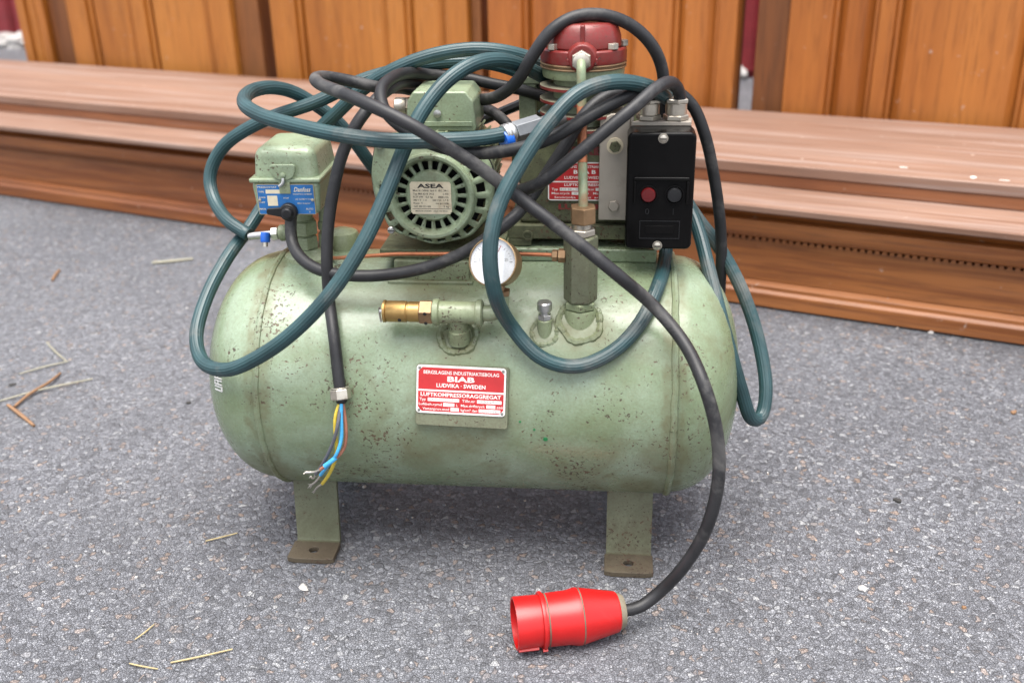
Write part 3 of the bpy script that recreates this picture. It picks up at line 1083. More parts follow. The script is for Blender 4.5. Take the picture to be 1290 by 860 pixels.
m.build('gasket', MT['bronze'], pump)
m = MB()
hp_ = [(.0455, .5587), (.0460, .562), (.0455, .5715), (.0440, .573)]
m.lathe(hp_, PC, (0, 0, 1), 44)
head = m.build('cylinder_head', MT['red_paint'], pump, .0004)
m = MB()
# domed octagonal cap with flats
ring_ = []
for (r_, z_, sq) in ((.0415, .5728, 1.0), (.0410, .583, 1.0), (.0370, .5945, 1.0), (.0325, .5985, 1.0), (.0150, .6000, 1.0), (.0005, .6003, 1.0)):
    ring_.append((r_, z_))
m.lathe(ring_, PC, (0, 0, 1), 12, smooth=False, phase=.5)
m.build('head_cap', MT['red_paint'], pump, .0025)
m = MB()
m.box((PC.x - .0025, PC.y - .0405, .5735), (PC.x + .0025, PC.y - .025, .5985))
m.lathe([(.0165, 0), (.0160, .012), (.0135, .0175)], PC + Vector((0, -.030, .5665)), (0, -1, 0), 24)
m.box((PC.x - .0160, PC.y - .046, .5592), (PC.x + .0160, PC.y - .030, .5665))
m.build('head_rib', MT['red_paint'], pump, .0015)
m = MB()
m.lathe([(.0135, 0), (.0125, .0015), (.001, .002)], PC + Vector((.003, .006, .6001)), (0, 0, 1), 20)
m.build('dust_patch', MT['dust'], pump)
for (dx, dy) in ((-.0275, -.0245), (.0275, -.0245), (-.0275, .0245), (.0275, .0245), (-.0365, 0), (.0365, 0)):
    m = MB()
    m.hexa(.0062, PC + Vector((dx * 1.12, dy * 1.12, .5732)), (0, 0, 1), .0062, phase=.2)
    m.build('head_bolt', MT['nickel'], pump, .0004)
# fitting on the head and the delivery pipe down to the check valve
m = MB()
m.hexa(.0105, (.1205, -.0180, .5655), (0, -1, 0), .008, phase=.5)
m.lathe([(.0085, 0), (.0085, .006), (.0065, .007)], (.1205, -.0258, .5655), (0, -1, 0), 18)
m.build('head_fitting', MT['nickel'], pump)
pipe = MB()
pipe.tube([(.1205, -.026, .5655), (.1205, -.034, .5645), (.1208, -.039, .559), (.1212, -.0405, .549), (.122, -.046, .520), (.1235, -.062, .478), (.125, -.078, .450), (.1255, -.0845, .438), (.1255, -.085, .428)], .0048, 16, step=.004)
pp = pipe.build('delivery_pipe', MT['pipe_green'], comp)
m = MB()
m.tube([(.1218, -.0437, .527), (.1226, -.052, .503), (.1232, -.0585, .4865), (.1238, -.0660, .4710)], .00505, 16)
m.build('bare_copper', MT['copper'], pp)
# pump plate, cast letters, cover bolts
fq = frame((.1245, -.0006, .4345), (1, 0, 0), (0, 0, 1))
m = MB()
m.prism(rrect(.0800, .0425, .003), fq, .0008)
pplate = m.build('pump_plate', MT['plate_white'], comp)
fq = fq @ Matrix.Translation((0, 0, .0008))
m = MB()
m.prism([(-.0387, .0005), (.0387, .0005), (.0387, .0200), (-.0387, .0200)], fq, .0001)
m.prism([(-.0387, -.0200), (.0387, -.0200), (.0387, -.0010), (-.0387, -.0010)], fq, .0001)
m.build('red_field', MT['plate_red'], pplate)
m = MB()
for (x0, x1, y0) in ((-.027, -.003, -.0103), (.012, .035, -.0103), (-.014, -.004, -.0148)):
    m.prism([(x0, y0), (x1, y0), (x1, y0 + .0034), (x0, y0 + .0034)], fq @ Matrix.Translation((0, 0, .00011)), .00006)
for sx in (-1, 1):
    m.lathe([(.0018, 0), (.0014, .0008), (.0004, .001)], fq @ Vector((sx * .0368, 0, 0)), (0, -1, 0), 10)
m.build('stamp_field', MT['print_white'], pplate)
lettering([('BERGSLAGENS INDUSTRIAKTIEBOLAG', 0, .0150, .0030, .070, .010, 'C', 0), ('B I A B', 0, .0088, .0042, .024, .03, 'C', 0), ('LUDVIKA  SWEDEN', 0, .0030, .0032, .044, .014, 'C', 0),
           ('LUFTKOMPRESSOR', 0, -.0050, .0030, .044, .014, 'C', 0), ('Typ', -.036, -.0098, .0027, .007, .01, 'L', 0), ('Tillv.nr', .0005, -.0098, .0027, .010, .008, 'L', 0),
           ('Max.tryck', -.036, -.0143, .0026, .020, .008, 'L', 0), ('at\u00f6   Max.varv', -.002, -.0143, .0026, .030, .008, 'L', 0), ('Smörjolja  enligt  anvisning', 0, -.0187, .0024, .066, .006, 'C', 0)], fq, pplate, MT['print_white'])
lettering([('KO 30 - 10', -.026, -.0097, .0024, .020, 0, 'L', 0), ('10', -.011, -.0142, .0024, None, 0, 'L', 0)], fq @ Matrix.Translation((0, 0, .00008)), pplate, MT['ink_grey'], 'stamping')
lettering([('BIAB', 0, 0, .0090, .052, .04, 'C', 0)], frame((.122, -.0004, .4640), (1, 0, 0), (0, 0, 1)), pump, MT['red_paint'], 'cast_letters', .0012)
lettering([('LUDVIKA', 0, 0, .0060, .060, .05, 'C', 0)], frame((.126, -.0004, .4035), (1, 0, 0), (0, 0, 1)), pump, MT['red_paint'], 'cast_letters', .0012)
for px_, pz_ in ((.068, .404), (.062, .374), (.178, .374)):
    m = MB()
    m.lathe([(.0062, 0), (.0060, .002), (.0040, .0022), (.0038, .0008), (.0005, .0008)], (px_, -.0004 if pz_ > .39 else -.006, pz_), (0, -1, 0), 18)
    m.build('cover_plug', MT['dirty_green'], pump)
# flywheel, belt and guard bar behind
m = MB()
m.lathe([(.070, 0), (.082, .001), (.082, .008), (.076, .011), (.076, .015), (.082, .018), (.082, .025), (.070, .026)], (.115, .115, .438), (0, 1, 0), 48, cap=False)
m.lathe([(.060, .004), (.060, .022)], (.115, .115, .438), (0, 1, 0), 48, cap=False)
m.lathe([(.018, -.004), (.018, .03)], (.115, .115, .438), (0, 1, 0), 24)
for k in range(5):
    mat = Matrix.Translation((.115, .128, .438)) @ Matrix.Rotation(2 * math.pi * k / 5 + .3, 4, 'Y')
    m.box((-.008, -.006, .016), (.008, .006, .073), 0, mat)
m.build('flywheel', MT['dirty_green'], comp, .0008)
m = MB()
m.lathe([(.030, 0), (.030, .004), (.025, .008), (.025, .014), (.030, .018), (.030, .022)], (-.033, .117, .432), (0, 1, 0), 32)
m.build('motor_pulley', MT['dirty_green'], comp)
m = MB()
bp = []
for k in range(17):
    a = R(-90 - 180 * k / 16 + 20)
for k in range(25):
    a = R(105 - 195 * k / 24)
    bp.append((.115 + .079 * math.cos(a), .128, .438 + .079 * math.sin(a)))
for k in range(13):
    a = R(-90 - 165 * k / 12)
    bp.append((-.033 + .028 * math.cos(a), .128, .432 + .028 * math.sin(a)))
bp.append(bp[0])
m.tube(bp, .006, 8, step=.006, cap=False)
m.build('drive_belt', MT['black_plastic'], comp)
m = MB()
m.box((.046, .085, .400), (.066, .092, .530))
m.box((.040, .083, .524), (.070, .094, .5335))
m.build('guard_bar', MT['green'], comp, .002)

# check valve on the tank -------------------------------------------------
VX, VY = .1235, -.085
m = MB()
m.lathe([(.0170, .292), (.0170, .318), (.0158, .3205)], (VX, VY, 0), (0, 0, 1), 28)
cv = m.build('check_valve', MT['green'], comp)
m = MB()
m.hexa(.0172, (VX, VY, .3208), (0, 0, 1), .0085)
m.build('lock_nut', MT['green'], cv, .0005)
m = MB()
m.hexa(.0180, (VX, VY, .3295), (0, 0, 1), .0715, phase=.5)
m.build('valve_body', MT['foot'], cv, .001)
m = MB()
m.hexa(.0140, (VX + .001, VY, .4012), (0, 0, 1), .0075, phase=.25)
m.lathe([(.0108, 0), (.0108, .0050)], (VX + .001, VY, .4088), (0, 0, 1), 18)
m.build('reducer', MT['nickel'], cv, .0004)
m = MB()
m.hexa(.0140, (VX + .002, VY, .4140), (0, 0, 1), .0180, phase=.1)
m.build('union_nut', MT['bronze'], cv, .0008)
a_v = math.acos(min(1, .0945 / RT))
weld_ring(VX, a_v, .0225, .0040, 5)

# drain plug ---------------------------------------------------------------
DX, DY = .0868, -.101
m = MB()
m.lathe([(.0078, .294), (.0075, .3125), (.0062, .3135)], (DX, DY, 0), (0, 0, 1), 20)
dp = m.build('drain_cock', MT['green'], comp)
m = MB()
m.hexa(.0072, (DX, DY, .3137), (0, 0, 1), .0055)
m.lathe([(.0050, 0), (.0050, .003), (.0076, .0042), (.0080, .006), (.0080, .0125), (.0068, .0140), (.001, .0143)], (DX, DY, .3192), (0, 0, 1), 22)
m.build('knob', MT['steel'], dp)
weld_ring(DX, math.acos(.1035 / RT), .0140, .0028, 6)

# safety valve, tee, elbow ----------------------------------------------------
TX, TY, TZ = -.002, -.119, .3265
m = MB()
m.lathe([(.0115, 0), (.0115, .016), (.0095, .017), (.0095, .035)], (TX - .001, -.110, .290), (0, -.22, 1), 22)
m.lathe([(.0118, -.0225), (.0118, .0225)], (TX, TY, TZ), (1, 0, 0), 22)
for s in (-1, 1):
    m.lathe([(.0118, -.0015), (.0138, 0), (.0138, .005), (.0118, .0065)], (TX + s * .0200, TY, TZ), (s, 0, 0), 22)
tee = m.build('pipe_tee', MT['green'], comp)
weld_ring(TX - .003, math.acos(.108 / RT) + .0, .0185, .0042, 8)
m = MB()
m.tube([(TX + .024, TY, TZ), (TX + .034, TY, TZ), (TX + .0415, TY, TZ + .003), (TX + .045, TY, TZ + .010), (TX + .0455, TY, TZ + .021)], .0085, 18, step=.002)
m.build('elbow', MT['green'], tee)
m = MB()
m.hexa(.0100, (TX + .0455, TY, TZ + .0205), (0, 0, 1), .0055)
m.build('elbow_collar', MT['bronze'], tee)
sv = MB()
sv.lathe([(.0100, 0), (.0108, .0005), (.0108, .012), (.0102, .0125), (.0102, .0135), (.0112, .0145), (.0112, .0345), (.0106, .0355), (.0118, .0362), (.0118, .0385), (.0085, .0392)], (TX - .0395, TY, TZ), (-1, 0, 0), 26)
safety = sv.build('safety_valve', MT['brass'], comp)
m = MB()
m.hexa(.0135, (TX - .0255, TY, TZ), (-1, 0, 0), .0145, phase=.3)
m.build('valve_hex', MT['bronze'], safety, .0006)
m = MB()
m.lathe([(.0022, 0), (.0022, .004)], (TX - .0785, TY, TZ), (-1, 0, 0), 8)
m.tube([(TX - .0825, TY, TZ + .004), (TX - .0828, TY, TZ - .004), (TX - .0815, TY - .001, TZ - .012)], .0011, 6, step=.002)
m.build('pull_pin', MT['steel'], safety)
for dx, dz in ((-.0325, .003), (-.060, -.0055), (-.0325, -.0085)):
    m = MB()
    ya = -math.sqrt(max(0, .0128 ** 2 - dz * dz)) if dx > -.04 else -math.sqrt(.0112 ** 2 - dz * dz)
    m.lathe([(.0020, 0), (.0019, .0006)], (TX + dx, TY + ya, TZ + dz), (0, -1, -.2), 10)
    m.build('vent_hole', MT['ink'], safety)

# pressure gauge -------------------------------------------------------------
gn = Vector((-.19, -.89, .40)).normalized()
gc = Vector((.0375, -.128, .3855))
m = MB()
m.lathe([(.0215, -.026), (.0232, -.0245), (.0236, -.004), (.0250, -.003), (.0254, .001), (.0248, .0032), (.0238, .0036), (.0235, .0014)], gc, gn, 48, cap=False)
m.lathe([(.0215, -.026), (.001, -.0262)], gc, gn, 48, cap=False)
gauge = m.build('pressure_gauge', MT['gauge_rim'], comp)
m = MB()
m.lathe([(.0237, 0), (.0237, .0004)], gc, gn, 48)
m.build('dial', MT['white'], gauge)
gf = frame(gc + gn * .0006, Vector((1, 0, 0)) - gn * gn.x, (0, 0, 1))
m = MB()
for k in range(31):
    a = R(225 - 270 * k / 30)
    r0 = .0172 if k % 5 == 0 else .0186
    d = Vector((math.cos(a), math.sin(a)))
    n_ = Vector((-d.y, d.x)) * (.00032 if k % 5 == 0 else .0002)
    q = [d * r0 - n_, d * .0203 - n_, d * .0203 + n_, d * r0 + n_]
    m.prism([(p.x, p.y) for p in q], gf, .00006)
m.build('scale_mark', MT['ink_grey'], gauge)
lettering([(t, .0142 * math.cos(R(a)), .0142 * math.sin(R(a)) - .0012, .0030, None, 0, 'C', 0) for t, a in (('0', 225), ('5', 171), ('10', 117), ('15', 63), ('20', 9), ('25', -45))] + [('kp/cm\u00b2', 0, -.0095, .0022, None, 0, 'C', 0)], gf, gauge, MT['ink_grey'], 'dial_figures')
m = MB()
d = Vector((math.cos(R(222)), math.sin(R(222))))
n_ = Vector((-d.y, d.x))
m.prism([(p.x, p.y) for p in (d * -.006 - n_ * .0010, d * .0165 - n_ * .0002, d * .0165 + n_ * .0002, d * -.006 + n_ * .0010)], gf @ Matrix.Translation((0, 0, .0008)), .0003)
m.lathe([(.0034, 0), (.0030, .0014), (.0005, .0016)], gf @ Vector((0, 0, .0006)), gn, 16)
m.build('needle', MT['ink_grey'], gauge)
m = MB()
p0, p1 = R(58), R(60.5)
m.prism([(.012 * math.cos(p0), .012 * math.sin(p0)), (.020 * math.cos(p0), .020 * math.sin(p0)), (.020 * math.cos(p1), .020 * math.sin(p1)), (.012 * math.cos(p1), .012 * math.sin(p1))], gf, .00007)
m.build('red_mark', MT['plate_red'], gauge)
m = MB()
m.lathe([(.0234, .0022), (.0234, .0028)], gc, gn, 40)
m.build('glass', MT['glass'], gauge)
m = MB()
m.tube([(TX + .0455, TY, TZ + .0255), (TX + .0450, TY + .001, TZ + .033), gc - gn * .012 + Vector((0.003, 0, -.022))], .0042, 12, step=.002)
m.build('stem', MT['bronze'], gauge)

# copper capillary from the check valve to the pressure switch ------------------
m = MB()
m.tube([(0.1107, -0.0850, 0.3785), (0.0892, -0.0830, 0.3784), (0.0599, -0.0800, 0.3778), (0.0299, -0.0740, 0.3744), (-0.0135, -0.0680, 0.3726), (-0.0486, -0.0640, 0.3708), (-0.0755, -0.0600, 0.3690), (-0.1029, -0.0560, 0.3654), (-0.1327, -0.0450, 0.3593), (-0.1582, -0.0200, 0.3493), (-0.1729, 0.0050, 0.3433)], .0022, 10, step=.004)
cap_ = m.build('capillary_pipe', MT['copper'], comp)
m = MB()
a0, a1 = Vector((0.1083, -0.0850, 0.3785)), Vector((0.0942, -0.0840, 0.3783))
m.hexa(.0075, a0, (a1 - a0), .008)
m.hexa(.0062, a0 + (a1 - a0).normalized() * .0085, (a1 - a0), .006)
m.build('capillary_nut', MT['bronze'], cap_)

# motor starter -------------------------------------------------------------------
SX0, SX1, SZ0, SZ1 = .1690, .2385, .3745, .4985
FS = -.050
m = MB()
m.prism(rrect(SX1 - SX0, SZ1 - SZ0, .006, 4), frame(((SX0 + SX1) / 2, 0, (SZ0 + SZ1) / 2), (1, 0, 0), (0, 0, 1)) @ Matrix.Translation((0, 0, .0165)), -FS - .0165)
starter = m.build('motor_starter', MT['bakelite'], comp, .0032, 3)
m = MB()
m.prism(rrect(SX1 - SX0 - .003, SZ1 - SZ0 - .002, .005, 4), frame(((SX0 + SX1) / 2, 0, (SZ0 + SZ1) / 2 - .0005), (1, 0, 0), (0, 0, 1)) @ Matrix.Translation((0, 0, -.010)), .0262)
m.build('starter_base', MT['black_plastic'], starter, .002)
cx_ = (SX0 + SX1) / 2 + .001
# raised surround of the buttons: a frame with closed top and open bottom
m = MB()
bz0, bz1 = .4250, .4535
for lo, hi in (((cx_ - .0285, FS - .0045, bz1 - .004), (cx_ + .0285, FS + .001, bz1)), ((cx_ - .0285, FS - .0040, bz0), (cx_ - .0255, FS + .001, bz1 - .0042)), ((cx_ + .0255, FS - .0040, bz0), (cx_ + .0285, FS + .001, bz1 - .0042))):
    m.box(lo, hi)
m.build('button_surround', MT['bakelite'], starter, .0012)
for dx, mt in ((-.0130, 'red_button'), (.0138, 'black_plastic')):
    m = MB()
    c = Vector((cx_ + dx, FS - .0004, .4345))
    m.lathe([(.0105, 0), (.0103, .0012), (.0088, .0014), (.0085, .0004)], c, (0, -1, 0), 26, cap=False)
    m.build('button_bezel', MT['bakelite'], starter)
    m = MB()
    m.lathe([(.0076, -.001), (.0076, .0030), (.0068, .0042), (.0010, .0046)], c, (0, -1, 0), 26)
    m.build('push_button', MT[mt], starter)
lettering([('0', cx_ - .0135, .4130, .0070, None, -.01, 'C', 0), ('I', cx_ + .0135, .4130, .0070, None, -.01, 'C', 0)], frame((0, FS - .0001, 0), (1, 0, 0), (0, 0, 1)), starter, MT['black_plastic'], 'embossed_mark', .0004)
m = MB()
for lo, hi in (((cx_ - .021, FS - .0008, .4055), (cx_ + .021, FS + .0004, .4063)), ((cx_ - .021, FS - .0008, .3865), (cx_ + .021, FS + .0004, .3873)), ((cx_ - .021, FS - .0008, .3873), (cx_ - .0202, FS + .0004, .4055)), ((cx_ + .0202, FS - .0008, .3873), (cx_ + .021, FS + .0004, .4055))):
    m.box(lo, hi)
m.build('label_frame', MT['black_plastic'], starter)
m = MB()
m.prism(rrect(.030, .0085, .001), frame((cx_, FS - .0002, .3965), (1, 0, 0), (0, 0, 1)), .0008)
m.build('label_bar', MT['bakelite'], starter, .0003)
for dz, dx in ((SZ1 - .0058, .0), (SZ0 + .0045, -.0015)):
    m = MB()
    c = Vector((cx_ + dx, FS + .0002, dz))
    m.lathe([(.0052, 0), (.0050, .0012), (.0042, .0013)], c, (0, -1, 0), 20, cap=False)
    m.lathe([(.0040, 0), (.0038, .0020), (.0020, .0030), (.0004, .0032)], c, (0, -1, 0), 18)
    m.box((c.x - .0032, c.y - .0037, c.z - .0005), (c.x + .0032, c.y - .0024, c.z + .0005), 1)
    m.build('cover_screw', [MT['nickel'], MT['ink']], starter)
m = MB()
m.prism([(SX0 + .004, -.008), (SX1 - .004, -.008), (SX1 - .002, .014), (SX0 + .02, .014)], Matrix.Translation((0, -.010, SZ1 + .0002)), .004)
m.build('gland_plate', MT['dull_steel'], starter, .0005)
for gx in (.1905, .2190):
    m = MB()
    c = Vector((gx, -.006, SZ1 + .0044))
    m.hexa(.0135, c, (0, 0, 1), .0058, phase=.3)
    m.lathe([(.0112, 0), (.0112, .011), (.0116, .0115)], c + Vector((0, 0, .0058)), (0, 0, 1), 22)
    m.hexa(.0128, c + Vector((0, 0, .0172)), (0, 0, 1), .0050, phase=.1)
    m.build('cable_gland', MT['nickel'], starter, .0004)
# bracket plate
m = MB()
m.prism([(.1400, .3935), (.1720, .3935), (.1720, .5090), (.1520, .5090), (.1400, .5025)], frame((0, -.0045, 0), (1, 0, 0), (0, 0, 1)), .0045)
m.box((.1721, -.0088, .3935), (.1760, .006, .5085))
plate = m.build('bracket_plate', MT['dull_steel'], comp, .0012)
for px_, pz_, big in ((.1565, .4755, 1), (.1565, .4105, 0)):
    m = MB()
    if big:
        m.lathe([(.0088, 0), (.0088, .0014), (.0050, .0016)], (px_, -.0092, pz_), (0, -1, 0), 24)
        m.build('washer', MT['plate_cream'], plate)
        m = MB()
    m.hexa(.0062, (px_, -.0094 - .0012 * big, pz_), (0, -1, 0), .0042, phase=.2)
    m.build('bolt', MT['dirty_green'] if big else MT['dull_steel'], plate, .0005)

# pressure switch ---------------------------------------------------------------------
bx0, bx1 = -.2290, -.1660


def hexbox(lo, hi, tl=0.0, tb=0.0):
    """box that narrows towards the bottom by tl on the sides and tb front/back"""
    m = MB()
    (x0, y0, z0), (x1, y1, z1) = lo, hi
    m.add([(x0 + tl, y0 + tb, z0), (x1 - tl, y0 + tb, z0), (x1 - tl, y1 - tb, z0), (x0 + tl, y1 - tb, z0), (x0, y0, z1), (x1, y0, z1), (x1, y1, z1), (x0, y1, z1)],
          [(0, 3, 2, 1), (4, 5, 6, 7), (0, 1, 5, 4), (1, 2, 6, 5), (2, 3, 7, 6), (3, 0, 4, 7)])
    return m


SR = Matrix.Translation((-.197, 0, 0)) @ Matrix.Rotation(R(2), 4, 'Z') @ Matrix.Translation((.197, 0, 0))


def swt(m):
    m.v = [tuple(SR @ Vector(p)) for p in m.v]
    return m


switch = swt(hexbox((-.2337, -.0497, .4085), (-.1588, .0487, .4445), .0035, .001)).build('pressure_switch', MT['box_green'], comp, .005, 3)
m = hexbox((-.2330, -.0490, .4320), (-.1595, .0485, .4805), .0, .0)
# sloped cover: taper upwards
m.v = [(x_ + (.004 if x_ < -.2 else -.004) * (z_ > .46), y_ + (.006 if y_ < 0 else -.010) * (z_ > .46), z_) for x_, y_, z_ in m.v]
swt(m).build('switch_cover', MT['box_green'], switch, .0105, 4)
swt(hexbox((-.2352, -.0515, .4440), (-.1573, .0505, .4490))).build('cover_lip', MT['box_green'], switch, .002)
fw = SR @ frame((-.1965, -.0499, .4260), (1, 0, 0), (0, 0, 1))
m = MB()
m.prism(rrect(.0625, .0335, .001), fw, .0008)
splate = m.build('switch_plate', MT['plate_brass'], comp)
fw = fw @ Matrix.Translation((0, 0, .0008))
m = MB()
m.prism(rrect(.0612, .0322, .001), fw, .0001)
m.build('blue_field', MT['plate_blue'], splate)
m = MB()
for (x0, x1, y0, y1) in ((-.0215, -.0060, .0065, .0108), (-.0205, -.0095, -.0070, .0042)):
    m.prism([(x0, y0), (x1, y0), (x1, y1), (x0, y1)], fw @ Matrix.Translation((0, 0, .0001)), .0001)
m.build('bare_field', MT['plate_cream'], splate)
lettering([('Danfoss', .0185, .0085, .0052, .0185, .012, 'C', .35), ('PRESSOSTAT', -.0195, .0128, .0018, .021, .01, 'C', 0), ('NORDBORG DENMARK', .0185, .0052, .0014, .021, .004, 'C', 0), ('TYPE', -.0295, .0075, .0020, .006, .01, 'L', 0), ('RANGE', -.0295, .0015, .0016, .007, .01, 'L', 0), ('DIFF', -.0295, -.0040, .0016, .006, .01, 'L', 0),
           ('AC 3x380 V 10 A', .0190, -.0005, .0018, .018, .006, 'C', 0), ('MAX 16 kp/cm\u00b2', .0190, -.0050, .0016, .014, .006, 'C', 0), ('MAN', -.0270, -.0115, .0020, .007, .01, 'C', 0), ('AUTO', .0245, -.0115, .0020, .008, .01, 'C', 0), ('0', .0245, -.0148, .0020, None, .01, 'C', 0), ('STOP', 0, .0008, .0016, .006, .01, 'C', 0)], fw, splate, MT['plate_cream'], 'lettering', .0002)
for sx in (-1, 1):
    m = MB()
    m.lathe([(.0018, 0), (.0016, .0010), (.0004, .0013)], fw @ Vector((sx * .0288, -.0005, 0)), fw.to_3x3() @ Vector((0, 0, 1)), 12)
    m.build('plate_rivet', MT['nickel'], splate)
# knob and lever
m = MB()
kc = fw @ Vector((.0020, -.0130, 0))
kn = fw.to_3x3() @ Vector((0, 0, 1))
m.lathe([(.0098, 0), (.0098, .0055), (.0085, .0070), (.0062, .0072), (.0062, .0105), (.0045, .0120), (.0005, .0122)], kc, kn, 26)
km = fw @ Matrix.Translation((.0020, -.0130, .0030))
m.prism([(-.0235, .0015), (-.0225, -.0020), (-.0060, -.0052), (-.0060, .0055), (-.0220, .0045)], km, .0040)
m.build('switch_lever', MT['black_plastic'], switch, .0008)
# latch
m = MB()
lm = SR @ frame((-.1965, -.0494, .4560), (1, 0, 0), (0, 0, 1))
m.prism([(-.0050, -.0085), (.0050, -.0085), (.0105, -.0055), (.0135, .0005), (.0140, .0065), (.0120, .0085), (-.0120, .0085), (-.0140, .0065), (-.0135, .0005), (-.0105, -.0055)], lm, .0035)
m.build('latch', MT['box_green'], switch, .0012)
m = MB()
m.lathe([(.0030, 0), (.0028, .002), (.0005, .003)], lm @ Vector((0, -.003, .0035)), kn, 12)
m.build('latch_screw', MT['box_green'], switch)
m = MB()
m.prism([(-.0060, -.0255), (.0060, -.0255), (.0060, -.0130), (-.0060, -.0130)], lm @ Matrix.Translation((0, .002, .0012)), .0012)
m.build('latch_tab', MT['green'], switch, .0003)
m = MB()
m.tube([lm @ Vector((0, -.006, .004)), lm @ Vector((0, -.0115, .0055)), lm @ Vector((-.005, -.0145, .005))], .0018, 8, step=.002)
m.build('latch_hook', MT['steel'], switch)
# fittings below the switch
fx, fy_ = -.1915, .000
m = MB()
m.lathe([(.030, .335), (.028, .3475), (.020, .3530), (.0165, .3560)], (fx, fy_, 0), (0, 0, 1), 28)
man = m.build('switch_manifold', MT['green'], comp)
for z0, rr, hh in ((.3560, .0145, .0150), (.3725, .0155, .0165)):
    m = MB()
    m.hexa(rr, (fx - .002, fy_ - .004, z0), (0, 0, 1), hh, phase=.4)
    m.lathe([(rr * .8, -.0015), (rr * .8, 0)], (fx - .002, fy_ - .004, z0 + hh + .0014), (0, 0, 1), 18)
    m.build('hex_fitting', MT['green'], man, .0008)
m = MB()
m.lathe([(.011, .389), (.011, .411)], (fx - .002, fy_ - .004, 0), (0, 0, 1), 20)
m.build('riser_pipe', MT['green'], man)
m = MB()
m.hexa(.0095, (fx + .020, fy_ + .004, .3560), (0, 0, 1), .016, phase=.2)
m.hexa(.0085, (fx + .020, fy_ + .004, .376), (0, 0, 1), .010, phase=.1)
m.lathe([(.006, .345), (.006, .411)], (fx + .020, fy_ + .004, 0), (0, 0, 1), 14)
m.build('relief_fitting', MT['green'], man, .0005)
m = MB()
m.lathe([(.022, 0), (.022, .02), (.018, .028), (.008, .032)], (fx + .030, .035, .335), (0, 0, 1), 24)
m.build('filler_boss', MT['green'], comp)
# outlet cock with blue tap
OV = Vector((-0.2021, 0.0060, 0.3724))
ov1 = Vector((-0.2480, 0.0060, 0.3671))
oa = (ov1 - OV).normalized()
m = MB()
m.lathe([(.0070, 0), (.0070, .010)], OV + oa * -.008, oa, 16)
m.hexa(.0115, OV + oa * .002, oa, .010, phase=.3)
m.lathe([(.0085, .012), (.0095, .014), (.0095, .023), (.007, .025)], OV, oa, 18)
cock = m.build('outlet_cock', MT['green'], comp)
m = MB()
m.hexa(.0080, OV + oa * .0255, oa, .008, phase=.2)
m.lathe([(.0045, .0335), (.0045, .062)], OV, oa, 12)
m.build('outlet_nut', MT['steel'], cock)
m = MB()
t0 = OV + oa * .0395 + Vector((0, -.006, .0045))
m.lathe([(.0052, 0), (.0056, .001), (.0056, .0105), (.0050, .0115)], t0, (0, -.35, -1), 18)
m.build('blue_tap', MT['blue'], cock)
m = MB()
m.lathe([(.0030, .0115), (.0030, .0165)], t0, (0, -.35, -1), 12)
m.build('tap_pin', MT['nickel'], cock)
# small paint spots and specks on the tank (green dabs)
for (u_, mt) in (((0.0894, -0.1394, 0.1911), 'g'), ((0.0626, -0.1401, 0.2117), 's'), ((0.0777, -0.1402, 0.2027), 's')):
    m = MB()
    p = Vector(u_)
    nn_ = Vector((0, p.y, p.z - ZT)).normalized()
    r_ = .0026 if mt == 'g' else .0012
    m.lathe([(r_, 0), (r_ * .9, .0003)], p, nn_, 12)
    m.build('paint_dab', MT['spot'], tank)

